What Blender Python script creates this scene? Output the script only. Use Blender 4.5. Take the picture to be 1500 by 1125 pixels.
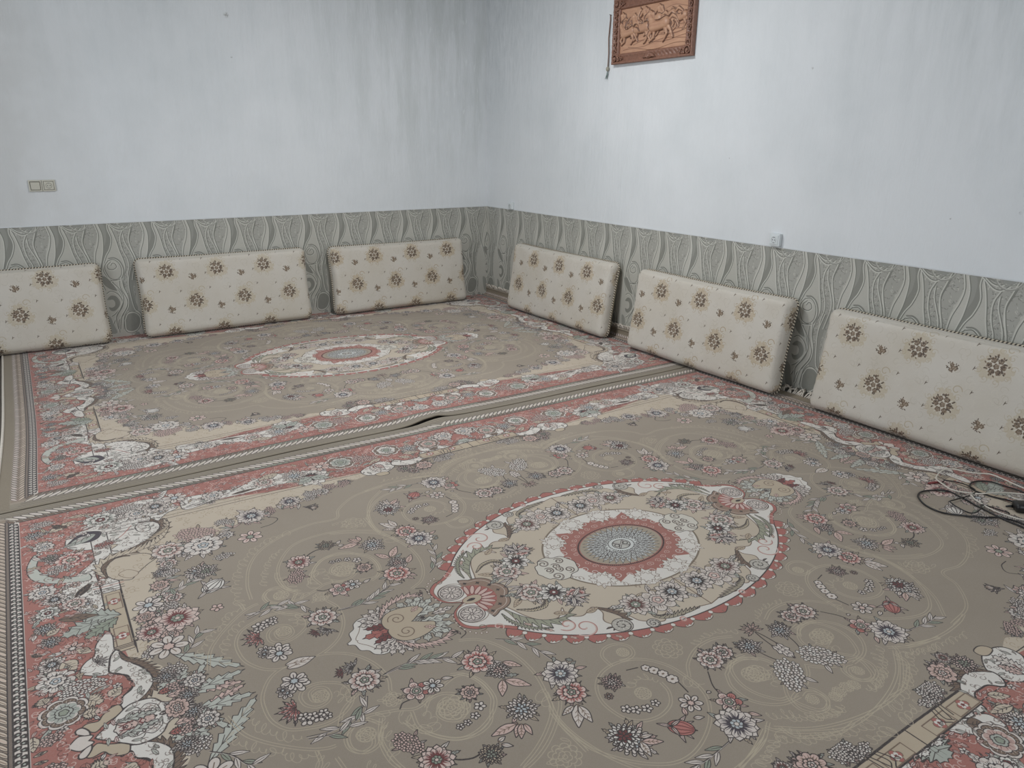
import bpy, bmesh, math, random
import numpy as np
from mathutils import Matrix, Vector
random.seed(3)
for o in list(bpy.data.objects): bpy.data.objects.remove(o, do_unlink=True)
SC = bpy.context.scene; COL = SC.collection

# ------------------------------------------------------------ camera
cam = bpy.data.cameras.new('camera'); cam.sensor_width = 36; cam.lens = 1078.16/1500*36; cam.clip_start = .05; cam.clip_end = 60
camera = bpy.data.objects.new('camera', cam); COL.objects.link(camera); SC.camera = camera
YAW, PITCH, ROLL = .9855, -.3179, .0090
fw = Vector((math.cos(PITCH)*math.cos(YAW), math.cos(PITCH)*math.sin(YAW), math.sin(PITCH)))
r0 = Vector((math.sin(YAW), -math.cos(YAW), 0)); u0 = r0.cross(fw)
rt = math.cos(ROLL)*r0+math.sin(ROLL)*u0; up = -math.sin(ROLL)*r0+math.cos(ROLL)*u0
M = Matrix((rt, up, -fw)).transposed().to_4x4(); M.translation = Vector((-3.7831, -6.1711, 1.4358)); camera.matrix_world = M

# ------------------------------------------------------------ world, lights, exposure
wd = bpy.data.worlds.new('world'); SC.world = wd; wd.use_nodes = True
wd.node_tree.nodes['Background'].inputs[0].default_value = (.75, .85, 1, 1); wd.node_tree.nodes['Background'].inputs[1].default_value = 1.0
def area(name, loc, rot, sx, sy, power, col):
    l = bpy.data.lights.new(name, 'AREA'); l.shape = 'RECTANGLE'; l.size = sx; l.size_y = sy; l.energy = power; l.color = col
    o = bpy.data.objects.new(name, l); COL.objects.link(o); o.location = loc; o.rotation_euler = rot; return o
H_ = math.pi/2
area('side_fill_light', (-5.96, -3.1, 1.55), (0, -H_, 0), 1.7, 2.4, 62, (.93, .97, 1.0))  # added fill light, set at an assumed side window out of view
area('daylight_back_window', (-2.2, -7.42, 1.75), (H_, 0, 0), 2.2, 1.5, 32, (.93, .97, 1.0))
area('ceiling_lamp', (-1.75, -2.35, 2.88), (0, 0, 0), .45, .45, 47, (.975, .99, 1.0))
SC.view_settings.view_transform = 'Standard'; SC.view_settings.look = 'None'; SC.view_settings.gamma = 1
SC.view_settings.exposure = -0.03; SC.view_settings.use_curve_mapping = False

# ------------------------------------------------------------ helpers
def s2l(c): return tuple((v/255/12.92 if v/255 <= .04045 else ((v/255+.055)/1.055)**2.4) for v in c)+(1,)
def tag(o, label=None, cat=None, group=None, kind=None):
    for k, v in (('label', label), ('category', cat), ('group', group), ('kind', kind)):
        if v: o[k] = v
    return o
def empty(name, loc=(0, 0, 0), rz=0, rx=0):
    o = bpy.data.objects.new(name, None); COL.objects.link(o); o.empty_display_size = .1
    o.location = loc; o.rotation_euler = (rx, 0, rz); return o
def mesh(name, V, F, mat, parent=None, uv=None, smooth_=True, loc=None):
    me = bpy.data.meshes.new(name); me.from_pydata([tuple(map(float, v)) for v in V], [], [tuple(map(int, f)) for f in F])
    if uv is not None:
        L = me.uv_layers.new(name='UVMap'); idx = np.empty(len(me.loops), np.int32); me.loops.foreach_get('vertex_index', idx)
        L.data.foreach_set('uv', np.asarray(uv, np.float32)[idx].ravel())
    if smooth_: me.polygons.foreach_set('use_smooth', [True]*len(me.polygons))
    me.materials.append(mat); me.update(); o = bpy.data.objects.new(name, me); COL.objects.link(o)
    if parent: o.parent = parent
    if loc: o.location = loc
    return o
class MB:
    """gathers solids into one mesh"""
    def __init__(s): s.V = []; s.F = []
    def add(s, V, F):
        n = len(s.V); s.V += [tuple(v) for v in V]; s.F += [tuple(i+n for i in f) for f in F]
    def box(s, c, d, bev=0.0):
        bm = bmesh.new(); bmesh.ops.create_cube(bm, size=1)
        for v in bm.verts: v.co = Vector((v.co.x*d[0]+c[0], v.co.y*d[1]+c[1], v.co.z*d[2]+c[2]))
        if bev: bmesh.ops.bevel(bm, geom=list(bm.edges), offset=bev, segments=2, affect='EDGES', profile=.6)
        bm.verts.index_update(); s.add([v.co[:] for v in bm.verts], [[v.index for v in f.verts] for f in bm.faces]); bm.free()
    def tube(s, P, r, n=8, caps=True):
        P = [Vector(p) for p in P]; R = r if hasattr(r, '__len__') else [r]*len(P); V = []; F = []; prev = None
        for i, p in enumerate(P):
            t = (P[min(i+1, len(P)-1)]-P[max(i-1, 0)]).normalized()
            if prev is None: a = t.orthogonal().normalized()
            else: a = (prev-t*prev.dot(t)); a = a.normalized() if a.length > 1e-6 else t.orthogonal().normalized()
            prev = a; b = t.cross(a)
            V += [tuple(p+(a*math.cos(k*2*math.pi/n)+b*math.sin(k*2*math.pi/n))*R[i]) for k in range(n)]
        for i in range(len(P)-1):
            for k in range(n): F.append((i*n+k, i*n+(k+1) % n, (i+1)*n+(k+1) % n, (i+1)*n+k))
        if caps: F.append(tuple(range(n))[::-1]); F.append(tuple((len(P)-1)*n+k for k in range(n)))
        s.add(V, F)
    def ball(s, c, r, n=8, sc=(1, 1, 1)):
        V = []; F = []
        for i in range(n+1):
            for k in range(n*2):
                a, b = math.pi*i/n, math.pi*k/n; V.append((c[0]+r*sc[0]*math.sin(a)*math.cos(b), c[1]+r*sc[1]*math.sin(a)*math.sin(b), c[2]+r*sc[2]*math.cos(a)))
        m = n*2
        for i in range(n):
            for k in range(m): F.append((i*m+k, (i+1)*m+k, (i+1)*m+(k+1) % m, i*m+(k+1) % m))
        s.add(V, F)
    def build(s, name, mat, parent=None, smooth_=True, loc=None): return mesh(name, s.V, s.F, mat, parent, None, smooth_, loc)
def grid(nu, nv): return [(j*nu+i, j*nu+i+1, (j+1)*nu+i+1, (j+1)*nu+i) for j in range(nv-1) for i in range(nu-1)]
class NT:
    def __init__(s, name):
        s.m = bpy.data.materials.new(name); s.m.use_nodes = True; s.t = s.m.node_tree; s.b = s.t.nodes['Principled BSDF']
    def n(s, typ, **kw):
        q = s.t.nodes.new(typ)
        for k, v in kw.items():
            if k.startswith('i_'): q.inputs[int(k[2:])].default_value = v
            else: setattr(q, k, v)
        return q
    def l(s, a, b): s.t.links.new(a, b)
    def math(s, op, a, b=None, clamp=False):
        q = s.n('ShaderNodeMath', operation=op, use_clamp=clamp)
        for i, v in enumerate((a, b)):
            if v is None: continue
            if isinstance(v, (int, float)): q.inputs[i].default_value = v
            else: s.l(v, q.inputs[i])
        return q.outputs[0]
    def mix(s, f, a, b, mode='MIX'):
        q = s.n('ShaderNodeMix', data_type='RGBA', blend_type=mode)
        for i, v in ((0, f), (6, a), (7, b)):
            if isinstance(v, (int, float)): q.inputs[i].default_value = v
            elif isinstance(v, tuple): q.inputs[i].default_value = v
            else: s.l(v, q.inputs[i])
        return q.outputs[2]
    def noise(s, vec, scale, detail=3, rough=.5, sc=None):
        if sc:
            mp = s.n('ShaderNodeMapping'); mp.inputs[3].default_value = sc; s.l(vec, mp.inputs[0]); vec = mp.outputs[0]
        q = s.n('ShaderNodeTexNoise'); q.inputs['Scale'].default_value = scale; q.inputs['Detail'].default_value = detail; q.inputs['Roughness'].default_value = rough
        s.l(vec, q.inputs['Vector']); return q.outputs[0]
    def ramp(s, v, lo, hi):
        q = s.n('ShaderNodeMapRange'); q.inputs[1].default_value = lo; q.inputs[2].default_value = hi; s.l(v, q.inputs[0]); return q.outputs[0]
    def bump(s, h, strength, dist, nrm=None):
        q = s.n('ShaderNodeBump'); q.inputs['Strength'].default_value = strength; q.inputs['Distance'].default_value = dist; s.l(h, q.inputs['Height'])
        if nrm: s.l(nrm, q.inputs['Normal'])
        s.l(q.outputs[0], s.b.inputs['Normal']); return q.outputs[0]
    def pos(s): return s.n('ShaderNodeNewGeometry').outputs['Position']
def plain(name, col, rough=.6, var=.05, scale=30, metal=0, bump=0):
    t = NT(name); co = t.n('ShaderNodeTexCoord').outputs['Object']; nz = t.noise(co, scale, 3)
    c = s2l(col); t.l(t.mix(nz, tuple(v*(1-var) for v in c[:3])+(1,), tuple(min(1, v*(1+var)) for v in c[:3])+(1,)), t.b.inputs['Base Color'])
    t.b.inputs['Roughness'].default_value = rough; t.b.inputs['Metallic'].default_value = metal
    if bump: t.bump(nz, .5, bump)
    return t.m
def painted(name, cv, down=2):
    """bake a painted cloth sheet into an image held inside the file"""
    b = cv.image(name, down); h, w = b.shape[:2]; im = bpy.data.images.new(name, w, h); px = np.ones((h, w, 4), np.float32); px[..., :3] = b
    im.pixels.foreach_set(px.ravel()); im.update(); im.pack(); return im
# ---------------------------------------------------------------- textile painter
class Canvas:
    """A sheet of cloth in metres, painted by filled outlines and dabbed strokes."""
    def __init__(s, w, h, res, base, wrap=False):
        s.res = res; s.W = int(round(w/res)); s.H = int(round(h/res)); s.wrap = wrap
        s.a = np.empty((s.H, s.W, 3), np.uint8); s.a[:] = base
        s.w = w; s.h = h
    def _poly(s, P, col):
        x0 = max(0, int(P[:,0].min())-1); x1 = min(s.W, int(P[:,0].max())+2)
        y0 = max(0, int(P[:,1].min())-1); y1 = min(s.H, int(P[:,1].max())+2)
        if x1 <= x0 or y1 <= y0: return
        Q = np.roll(P, -1, 0); w = x1-x0
        lo = np.minimum(P[:,1], Q[:,1]); hi = np.maximum(P[:,1], Q[:,1])
        r0 = np.maximum(np.ceil(lo-.5).astype(int), y0); r1 = np.minimum(np.ceil(hi-.5).astype(int), y1)
        n = np.maximum(r1-r0, 0); k = n > 0
        if not k.any(): return
        e = np.repeat(np.nonzero(k)[0], n[k]); st = np.cumsum(n[k])-n[k]
        rows = np.arange(len(e))-np.repeat(st, n[k])+np.repeat(r0[k], n[k])
        t = (rows+.5-P[e,1])/(Q[e,1]-P[e,1]); xs = P[e,0]+t*(Q[e,0]-P[e,0])
        xi = np.clip(np.ceil(xs-.5).astype(int)-x0, 0, w)
        D = np.bincount((rows-y0)*(w+1)+xi, minlength=(y1-y0)*(w+1)).reshape(y1-y0, w+1)
        M = (np.cumsum(D, 1)[:, :w] & 1).astype(bool)
        s.a[y0:y1, x0:x1][M] = col
    def poly(s, P, col):
        P = np.asarray(P, float)/s.res
        if s.wrap:
            for dx in (-s.W, 0, s.W):
                for dy in (-s.H, 0, s.H): s._poly(P+(dx, dy), col)
        else: s._poly(P, col)
    def stroke(s, P, col, width, taper=None):
        P = np.asarray(P, float)/s.res; d = np.hypot(*(P[1:]-P[:-1]).T)
        L = np.concatenate([[0], np.cumsum(d)])
        if L[-1] < 1e-6: return
        r = max(width/s.res/2, .5); n = int(L[-1]/max(.7, r*.5))+2; t = np.linspace(0, L[-1], n)
        X = np.interp(t, L, P[:,0]); Y = np.interp(t, L, P[:,1])
        k = int(np.ceil(r)); g = np.arange(-k, k+1); gx, gy = np.meshgrid(g, g); gd = np.hypot(gx, gy).ravel()
        if taper is None:
            m = gd <= r; ix = (X[:,None]+gx.ravel()[m][None]).ravel(); iy = (Y[:,None]+gy.ravel()[m][None]).ravel()
        else:
            f = np.interp(t/L[-1], np.linspace(0, 1, len(taper)), taper)*r
            m = gd[None] <= np.maximum(f[:,None], .5)
            ix = (X[:,None]+gx.ravel()[None])[m]; iy = (Y[:,None]+gy.ravel()[None])[m]
        ix = np.floor(ix).astype(int); iy = np.floor(iy).astype(int)
        if s.wrap: ix %= s.W; iy %= s.H; s.a[iy, ix] = col
        else:
            m = (ix >= 0) & (ix < s.W) & (iy >= 0) & (iy < s.H); s.a[iy[m], ix[m]] = col
    def blob(s, P, fill, line=None, lw=.002):
        P = np.asarray(P, float)
        if fill is not None: s.poly(P, fill)
        if line is not None: s.stroke(np.vstack([P, P[:1]]), line, lw)
    def image(s, name, down=2, extension='REPEAT'):
        H = s.H//down*down; W = s.W//down*down
        b = s.a[:H, :W].astype(np.float32).reshape(H//down, down, W//down, down, 3).mean((1, 3))/255
        return b

def smooth(P, closed=False, n=8):
    P = np.asarray(P, float)
    if len(P) < 3: return P
    Q = np.vstack([P[-1:], P, P[:2]]) if closed else np.vstack([2*P[0]-P[1], P, 2*P[-1]-P[-2]])
    t = np.linspace(0, 1, n, endpoint=False)[:, None]; out = []
    for i in range(1, len(Q)-2):
        a, b, c, d = Q[i-1], Q[i], Q[i+1], Q[i+2]
        out.append(.5*((2*b)+(c-a)*t+(2*a-5*b+4*c-d)*t*t+(3*b-3*c+d-a)*t**3))
    out = np.vstack(out)
    return out if closed else np.vstack([out, P[-1:]])

def rot(P, a): c, s_ = math.cos(a), math.sin(a); P = np.asarray(P, float); return P@np.array([[c, s_], [-s_, c]])
def ell(c, rx, ry=None, a=0, n=20):
    t = np.linspace(0, 2*math.pi, n, endpoint=False); ry = rx if ry is None else ry
    return rot(np.c_[rx*np.cos(t), ry*np.sin(t)], a)+c
def scallop(c, r, n, depth=.18, a=0, sq=1., m=9, sharp=.5):
    t = np.linspace(0, 2*math.pi, n*m, endpoint=False); ph = (t*n/(2*math.pi)) % 1
    R = r*(1-depth+depth*np.abs(np.sin(ph*math.pi))**sharp)
    return rot(np.c_[R*np.cos(t), R*np.sin(t)*sq], a)+c
def jag(c, r, n, depth, rng, a=0, sq=1.):
    t = np.arange(n*2)*math.pi/n; R = r*np.where(np.arange(n*2) % 2, 1-depth, 1)*(1+rng.uniform(-.1, .1, n*2))
    return rot(np.c_[R*np.cos(t), R*np.sin(t)*sq], a)+c

# colours of the yarn
IV=(206,195,186); WH=(214,208,200); DK=(50,41,41); BR=(112,92,78); RD=(164,98,90); RF=(158,102,92); MA=(108,52,52); PK=(200,172,162)
TE=(164,167,157); NV=(60,52,62); TN=(180,164,142); CR=(190,176,157); GR=(140,146,130); LT=(177,164,142); BL=(176,182,184); FT=(149,137,122); TL=(180,181,171)
PAL = dict(p=dict(o=IV, m=(188,158,148), d=(96,62,58), c=GR, k=DK), w=dict(o=IV, m=WH, d=DK, c=BL, k=DK), b=dict(o=IV, m=TE, d=NV, c=BL, k=DK),
           r=dict(o=(206,184,174), m=(176,112,104), d=MA, c=GR, k=DK), g=dict(o=WH, m=TE, d=DK, c=MA, k=DK), i=dict(o=IV, m=IV, d=BR, c=PK, k=DK),
           t=dict(o=TN, m=CR, d=DK, c=GR, k=DK), k=dict(o=PK, m=PK, d=BR, c=IV, k=DK))

def rays(cv, c, r0, r1, n, col, w, a=0, sq=1., rng=None):
    for i in range(n):
        t = a+2*math.pi*(i+.5)/n+(rng.uniform(-.1, .1) if rng is not None else 0)
        u = np.array([math.cos(t), math.sin(t)*sq]); cv.stroke([c+u*r0, c+u*r1], col, w, (1, .2))
def petals(cv, c, r, n, wid, a, fill, line, lw, r0=.25, pt=1.0, rng=None):
    for i in range(n):
        t = a+2*math.pi*i/n; rr = r*(1+(rng.uniform(-.1, .08) if rng is not None else 0))
        q = np.array([(r0, 0), (.5, wid*.8), (.8, wid), (.95, wid*.5*(1.3-pt)+.02), (1, 0)]); q = np.vstack([q, (q[1:-1]*(1, -1))[::-1]])*rr
        cv.blob(rot(smooth(q, True, 4), t)+c, fill, line, lw)
def peony(cv, c, r, a, P, rng, lw):
    ruff(cv, c, r, a, P, rng, lw, 9)
    for k in range(6):
        leaf(cv, c, r*1.25, r*.28, a+k*math.pi/3+rng.uniform(-.3, .3), P['o'], P['k'], lw, rng, ser=2)
    cv.blob(scallop(c, r, 9, .22, a), P['o'], P['k'], lw)
    cv.poly(jag(c, r*.86, 22, .28, rng, a), P['m']); rays(cv, c, r*.3, r*.92, 24, P['d'], lw*1.2, a, rng=rng)
    cv.poly(jag(c, r*.66, 17, .3, rng, a), P['d'])
    cv.blob(scallop(c+(r*.03, 0), r*.56, 7, .25, a+.4), P['o'], P['k'], lw)
    cv.poly(jag(c, r*.42, 12, .3, rng, a), P['m'] if P['m'] != P['o'] else P['d'])
    cv.blob(scallop(c, r*.3, 5, .3, a), P['c'], P['k'], lw); cv.blob(ell(c, r*.12), P['o'], P['k'], lw)
def daisy(cv, c, r, a, P, rng, lw, n=13):
    ruff(cv, c, r, a, P, rng, lw, 6)
    petals(cv, c, r*1.05, n, .2, a+.2, P['o'], P['k'], lw, rng=rng); petals(cv, c, r*.9, n, .2, a, P['o'], P['k'], lw*.8, rng=rng)
    cv.poly(jag(c, r*.64, n+3, .42, rng, a), P['d']); rays(cv, c, r*.3, r*.78, n*2, P['d'], lw*1.3, a, rng=rng)
    for i in range(7): cv.blob(ell(c+r*.2*np.array([math.cos(i*.9), math.sin(i*.9)]), r*.12, n=9), P['c'], P['k'], lw*.7)
    cv.blob(ell(c, r*.13, n=9), P['o'], P['k'], lw*.7)
def mum(cv, c, r, a, P, rng, lw):
    ruff(cv, c, r, a, P, rng, lw, 8)
    for k, (q, n) in enumerate(((1., 15), (.82, 13), (.62, 10), (.42, 7), (.22, 4))):
        for i in range(n):
            t = a+k*.35+2*math.pi*i/n; d = np.array([math.cos(t), math.sin(t)])
            cv.blob(ell(c+d*r*q*.85, r*.19, r*.12, t, 10), P['o'] if k < 3 else P['c'], P['k'], lw)
def rose(cv, c, r, a, P, rng, lw):
    ruff(cv, c, r, a, P, rng, lw, 7)
    for i in range(6):
        t = a+i*math.pi/3; d = np.array([math.cos(t), math.sin(t)])
        cv.blob(ell(c+d*r*.62, r*.38, r*.34, t, 14), P['m'] if i in (0, 1) and P['m'] is not IV else P['o'], P['k'], lw)
        for j in (-.2, 0, .2): cv.stroke([c+rot(d*r*.4, j), c+rot(d*r*.75, j)], P['d'], lw*.8)
    cv.blob(scallop(c, r*.5, 6, .15, a), P['o'], P['k'], lw); cv.blob(scallop(c, r*.34, 5, .2, a+.5), P['c'], P['k'], lw); cv.blob(ell(c, r*.14), P['o'], P['k'], lw)
def six(cv, c, r, a, P, rng, lw, n=7):
    for i in range(n):
        t = a+2*math.pi*i/n; d = np.array([math.cos(t), math.sin(t)])
        cv.blob(ell(c+d*r*.64, r*.36, r*.25, t, 14), P['o'], P['k'], lw); cv.stroke([c+d*r*.3, c+d*r*.7], P['d'], lw)
    cv.blob(scallop(c, r*.3, 6, .25, a), P['c'], P['k'], lw)
def blossom(cv, c, r, a, P, rng, lw):
    for i in range(5):
        t = a+2*math.pi*i/5; d = np.array([math.cos(t), math.sin(t)]); cv.blob(ell(c+d*r*.55, r*.42, r*.34, t, 9), P['o'], P['k'], lw)
    cv.poly(ell(c, r*.2, n=7), P['d'])
def grape(cv, c, r, a, P, rng, lw, asp=.55):
    ruff(cv, c, r*.75, a, P, rng, lw, 5)
    d = max(r*.115, .0058); pts = []
    for i in np.arange(-r, r*1.05, d*1.25):
        h = r*asp*math.sqrt(max(0, 1-(i/r)**2))*(1-.35*i/r)
        for j in np.arange(-h, h+1e-6, d*1.35): pts.append((i+rng.uniform(-.4, .4)*d, j+rng.uniform(-.4, .4)*d))
    for q in pts: cv.blob(ell(rot([q], a)[0]+c, d*.85, d*.68, a+rng.uniform(-.5, .5), 8), P['o'] if rng.random() < .6 else P['m'], P['k'], lw*.8)
def ruff(cv, c, r, a, P, rng, lw, n=7):
    """small leaves and buds peeping out round a flower head"""
    for i in range(n):
        t = a+2*math.pi*(i+rng.uniform(.1, .9))/n; L = r*rng.uniform(.45, .85)
        leaf(cv, c+r*.7*np.array((math.cos(t), math.sin(t))), L, max(L*.36, .008), t+rng.uniform(-.5, .5), (IV, TE, PK, TN, IV)[rng.integers(5)], P['k'], lw*.9, rng, ser=3 if rng.random() < .6 else 0)
def spiky(cv, c, r, a, P, rng, lw):
    for k in range(7):
        leaf(cv, c-rot([(r*.35, 0)], a)[0], r*rng.uniform(1.0, 1.5), r*.3, a-1.4+k*.47, P['o'], P['k'], lw, rng, ser=3, mid=P['d'], core=P['m'])
def bud(cv, c, r, a, P, rng, lw):
    for k in (-1.1, -.6, .6, 1.1, 0): leaf(cv, c-rot([(r*.3, 0)], a)[0], r*1.3, r*.3, a+k, P['o'], P['k'], lw, rng, ser=0)
    cv.blob(ell(c, r*.85, r*.62, a), P['m'], P['k'], lw)
    for j in (-.36, -.12, .12, .36): cv.stroke(smooth(rot([(-r*.75, j*r*.5), (0, j*r*1.3), (r*.75, j*r*.4)], a)+c, n=4), P['d'], lw*1.2)
    for k in (-.9, .9, 3.14): leaf(cv, c-rot([(r*.6, 0)], a)[0], r*.9, r*.25, a+k, P['o'], P['k'], lw, rng, ser=0)
def leaf(cv, c, L, W, a, fill, line, lw, rng, ser=4, mid=None, core=None, bend=0.):
    n = max(ser, 1)*2 if ser else 4; t = np.linspace(0, 1, n+2)[1:-1]
    w = np.sin(np.pi*t**.8)*W*.5
    if ser: w = w*np.where(np.arange(n) % 2, .62, 1.12)
    up = np.c_[t*L+(np.where(np.arange(n) % 2, 0, L*.05) if ser else 0), w]; dn = (up*(1, -1))[::-1]
    q = np.vstack([[0, 0], up, [L, 0], dn])
    if not ser: q = smooth(q, True, 4)
    def B(q): q = np.array(q, float); q[:, 1] += bend*L*(q[:, 0]/L)**2; return rot(q, a)+c
    cv.blob(B(q), fill, line, lw)
    if core is not None: cv.poly(B(np.vstack([[.1*L, 0], up*(.85, .5), [L*.8, 0], dn*(.85, .5)])), core)
    m = mid or line or fill; cv.stroke(B([(0, 0), (L*.4, 0), (L*.85, 0)]), m, lw*1.2, (1, .3))
    if W > .018:
        for k in (.25, .45, .65):
            for g in (-1, 1): cv.stroke(B([(L*k, 0), (L*(k+.13), g*W*.28*math.sin(math.pi*k))]), m, lw*.8)
def acanthus(cv, P, w, fill, line, lw, side=1, step=None, rng=None):
    """a curling ribbon of toothed leaves along the path P"""
    P = smooth(P, n=10); d = np.hypot(*(P[1:]-P[:-1]).T); L = np.concatenate([[0], np.cumsum(d)]); step = step or w*.55
    n = max(3, int(L[-1]/step)); t = np.linspace(0, L[-1], n+1)
    at = lambda u: np.array([np.interp(u, L, P[:, 0]), np.interp(u, L, P[:, 1])])
    out = []; 
    for i in range(n):
        a, b = at(t[i]), at(t[i+1]); g = (b-a)/max(np.hypot(*(b-a)), 1e-9); nn = np.array([-g[1], g[0]])*side; f = math.sin(math.pi*min(1, (i+.8)/n))**.5
        out += [a+nn*w*.45*f, b+nn*w*f+(b-a)*.5]
    cv.blob(np.vstack([P, np.array(out)[::-1]]), fill, line, lw)
    for i in range(n):
        a, q = at(t[i]), out[2*i+1]; cv.stroke([a, a*.3+q*.7], line, lw*.9, (1, .4))
def spiral(c, r0, r1, turns, a, n=40, sq=1.):
    t = np.linspace(0, 1, n); r = r0+(r1-r0)*t; th = a+turns*2*math.pi*t
    return np.c_[c[0]+r*np.cos(th), c[1]+r*np.sin(th)*sq]
def lace(cv, P, amp, col, lw, per=None, rng=None):
    P = smooth(P, n=10); d = np.hypot(*(P[1:]-P[:-1]).T); L = np.concatenate([[0], np.cumsum(d)]); per = per or amp*1.6
    n = int(L[-1]/per*10)+2; t = np.linspace(0, L[-1], n); X = np.interp(t, L, P[:, 0]); Y = np.interp(t, L, P[:, 1])
    gx, gy = np.gradient(X), np.gradient(Y); g = np.hypot(gx, gy)+1e-9; ph = t/per*2*math.pi; A = amp*(.8+.4*np.sin(ph*.31))
    X = X-gy/g*A*np.sin(ph)+gx/g*A*.75*np.cos(ph*1.0+.6); Y = Y+gx/g*A*np.sin(ph)+gy/g*A*.75*np.cos(ph+.6)
    cv.stroke(np.c_[X, Y], col, lw)
def white(cv, c, r, a, P, rng, lw):
    cv.blob(scallop(c, r, 6, .2, a), P['o'], P['k'], lw); cv.blob(ell(c, r*.3, r*.2), P['d'], None)
MOT = dict(white=white, peony=peony, daisy=daisy, mum=mum, rose=rose, six=six, blossom=blossom, grape=grape, spiky=spiky, bud=bud)
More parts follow.
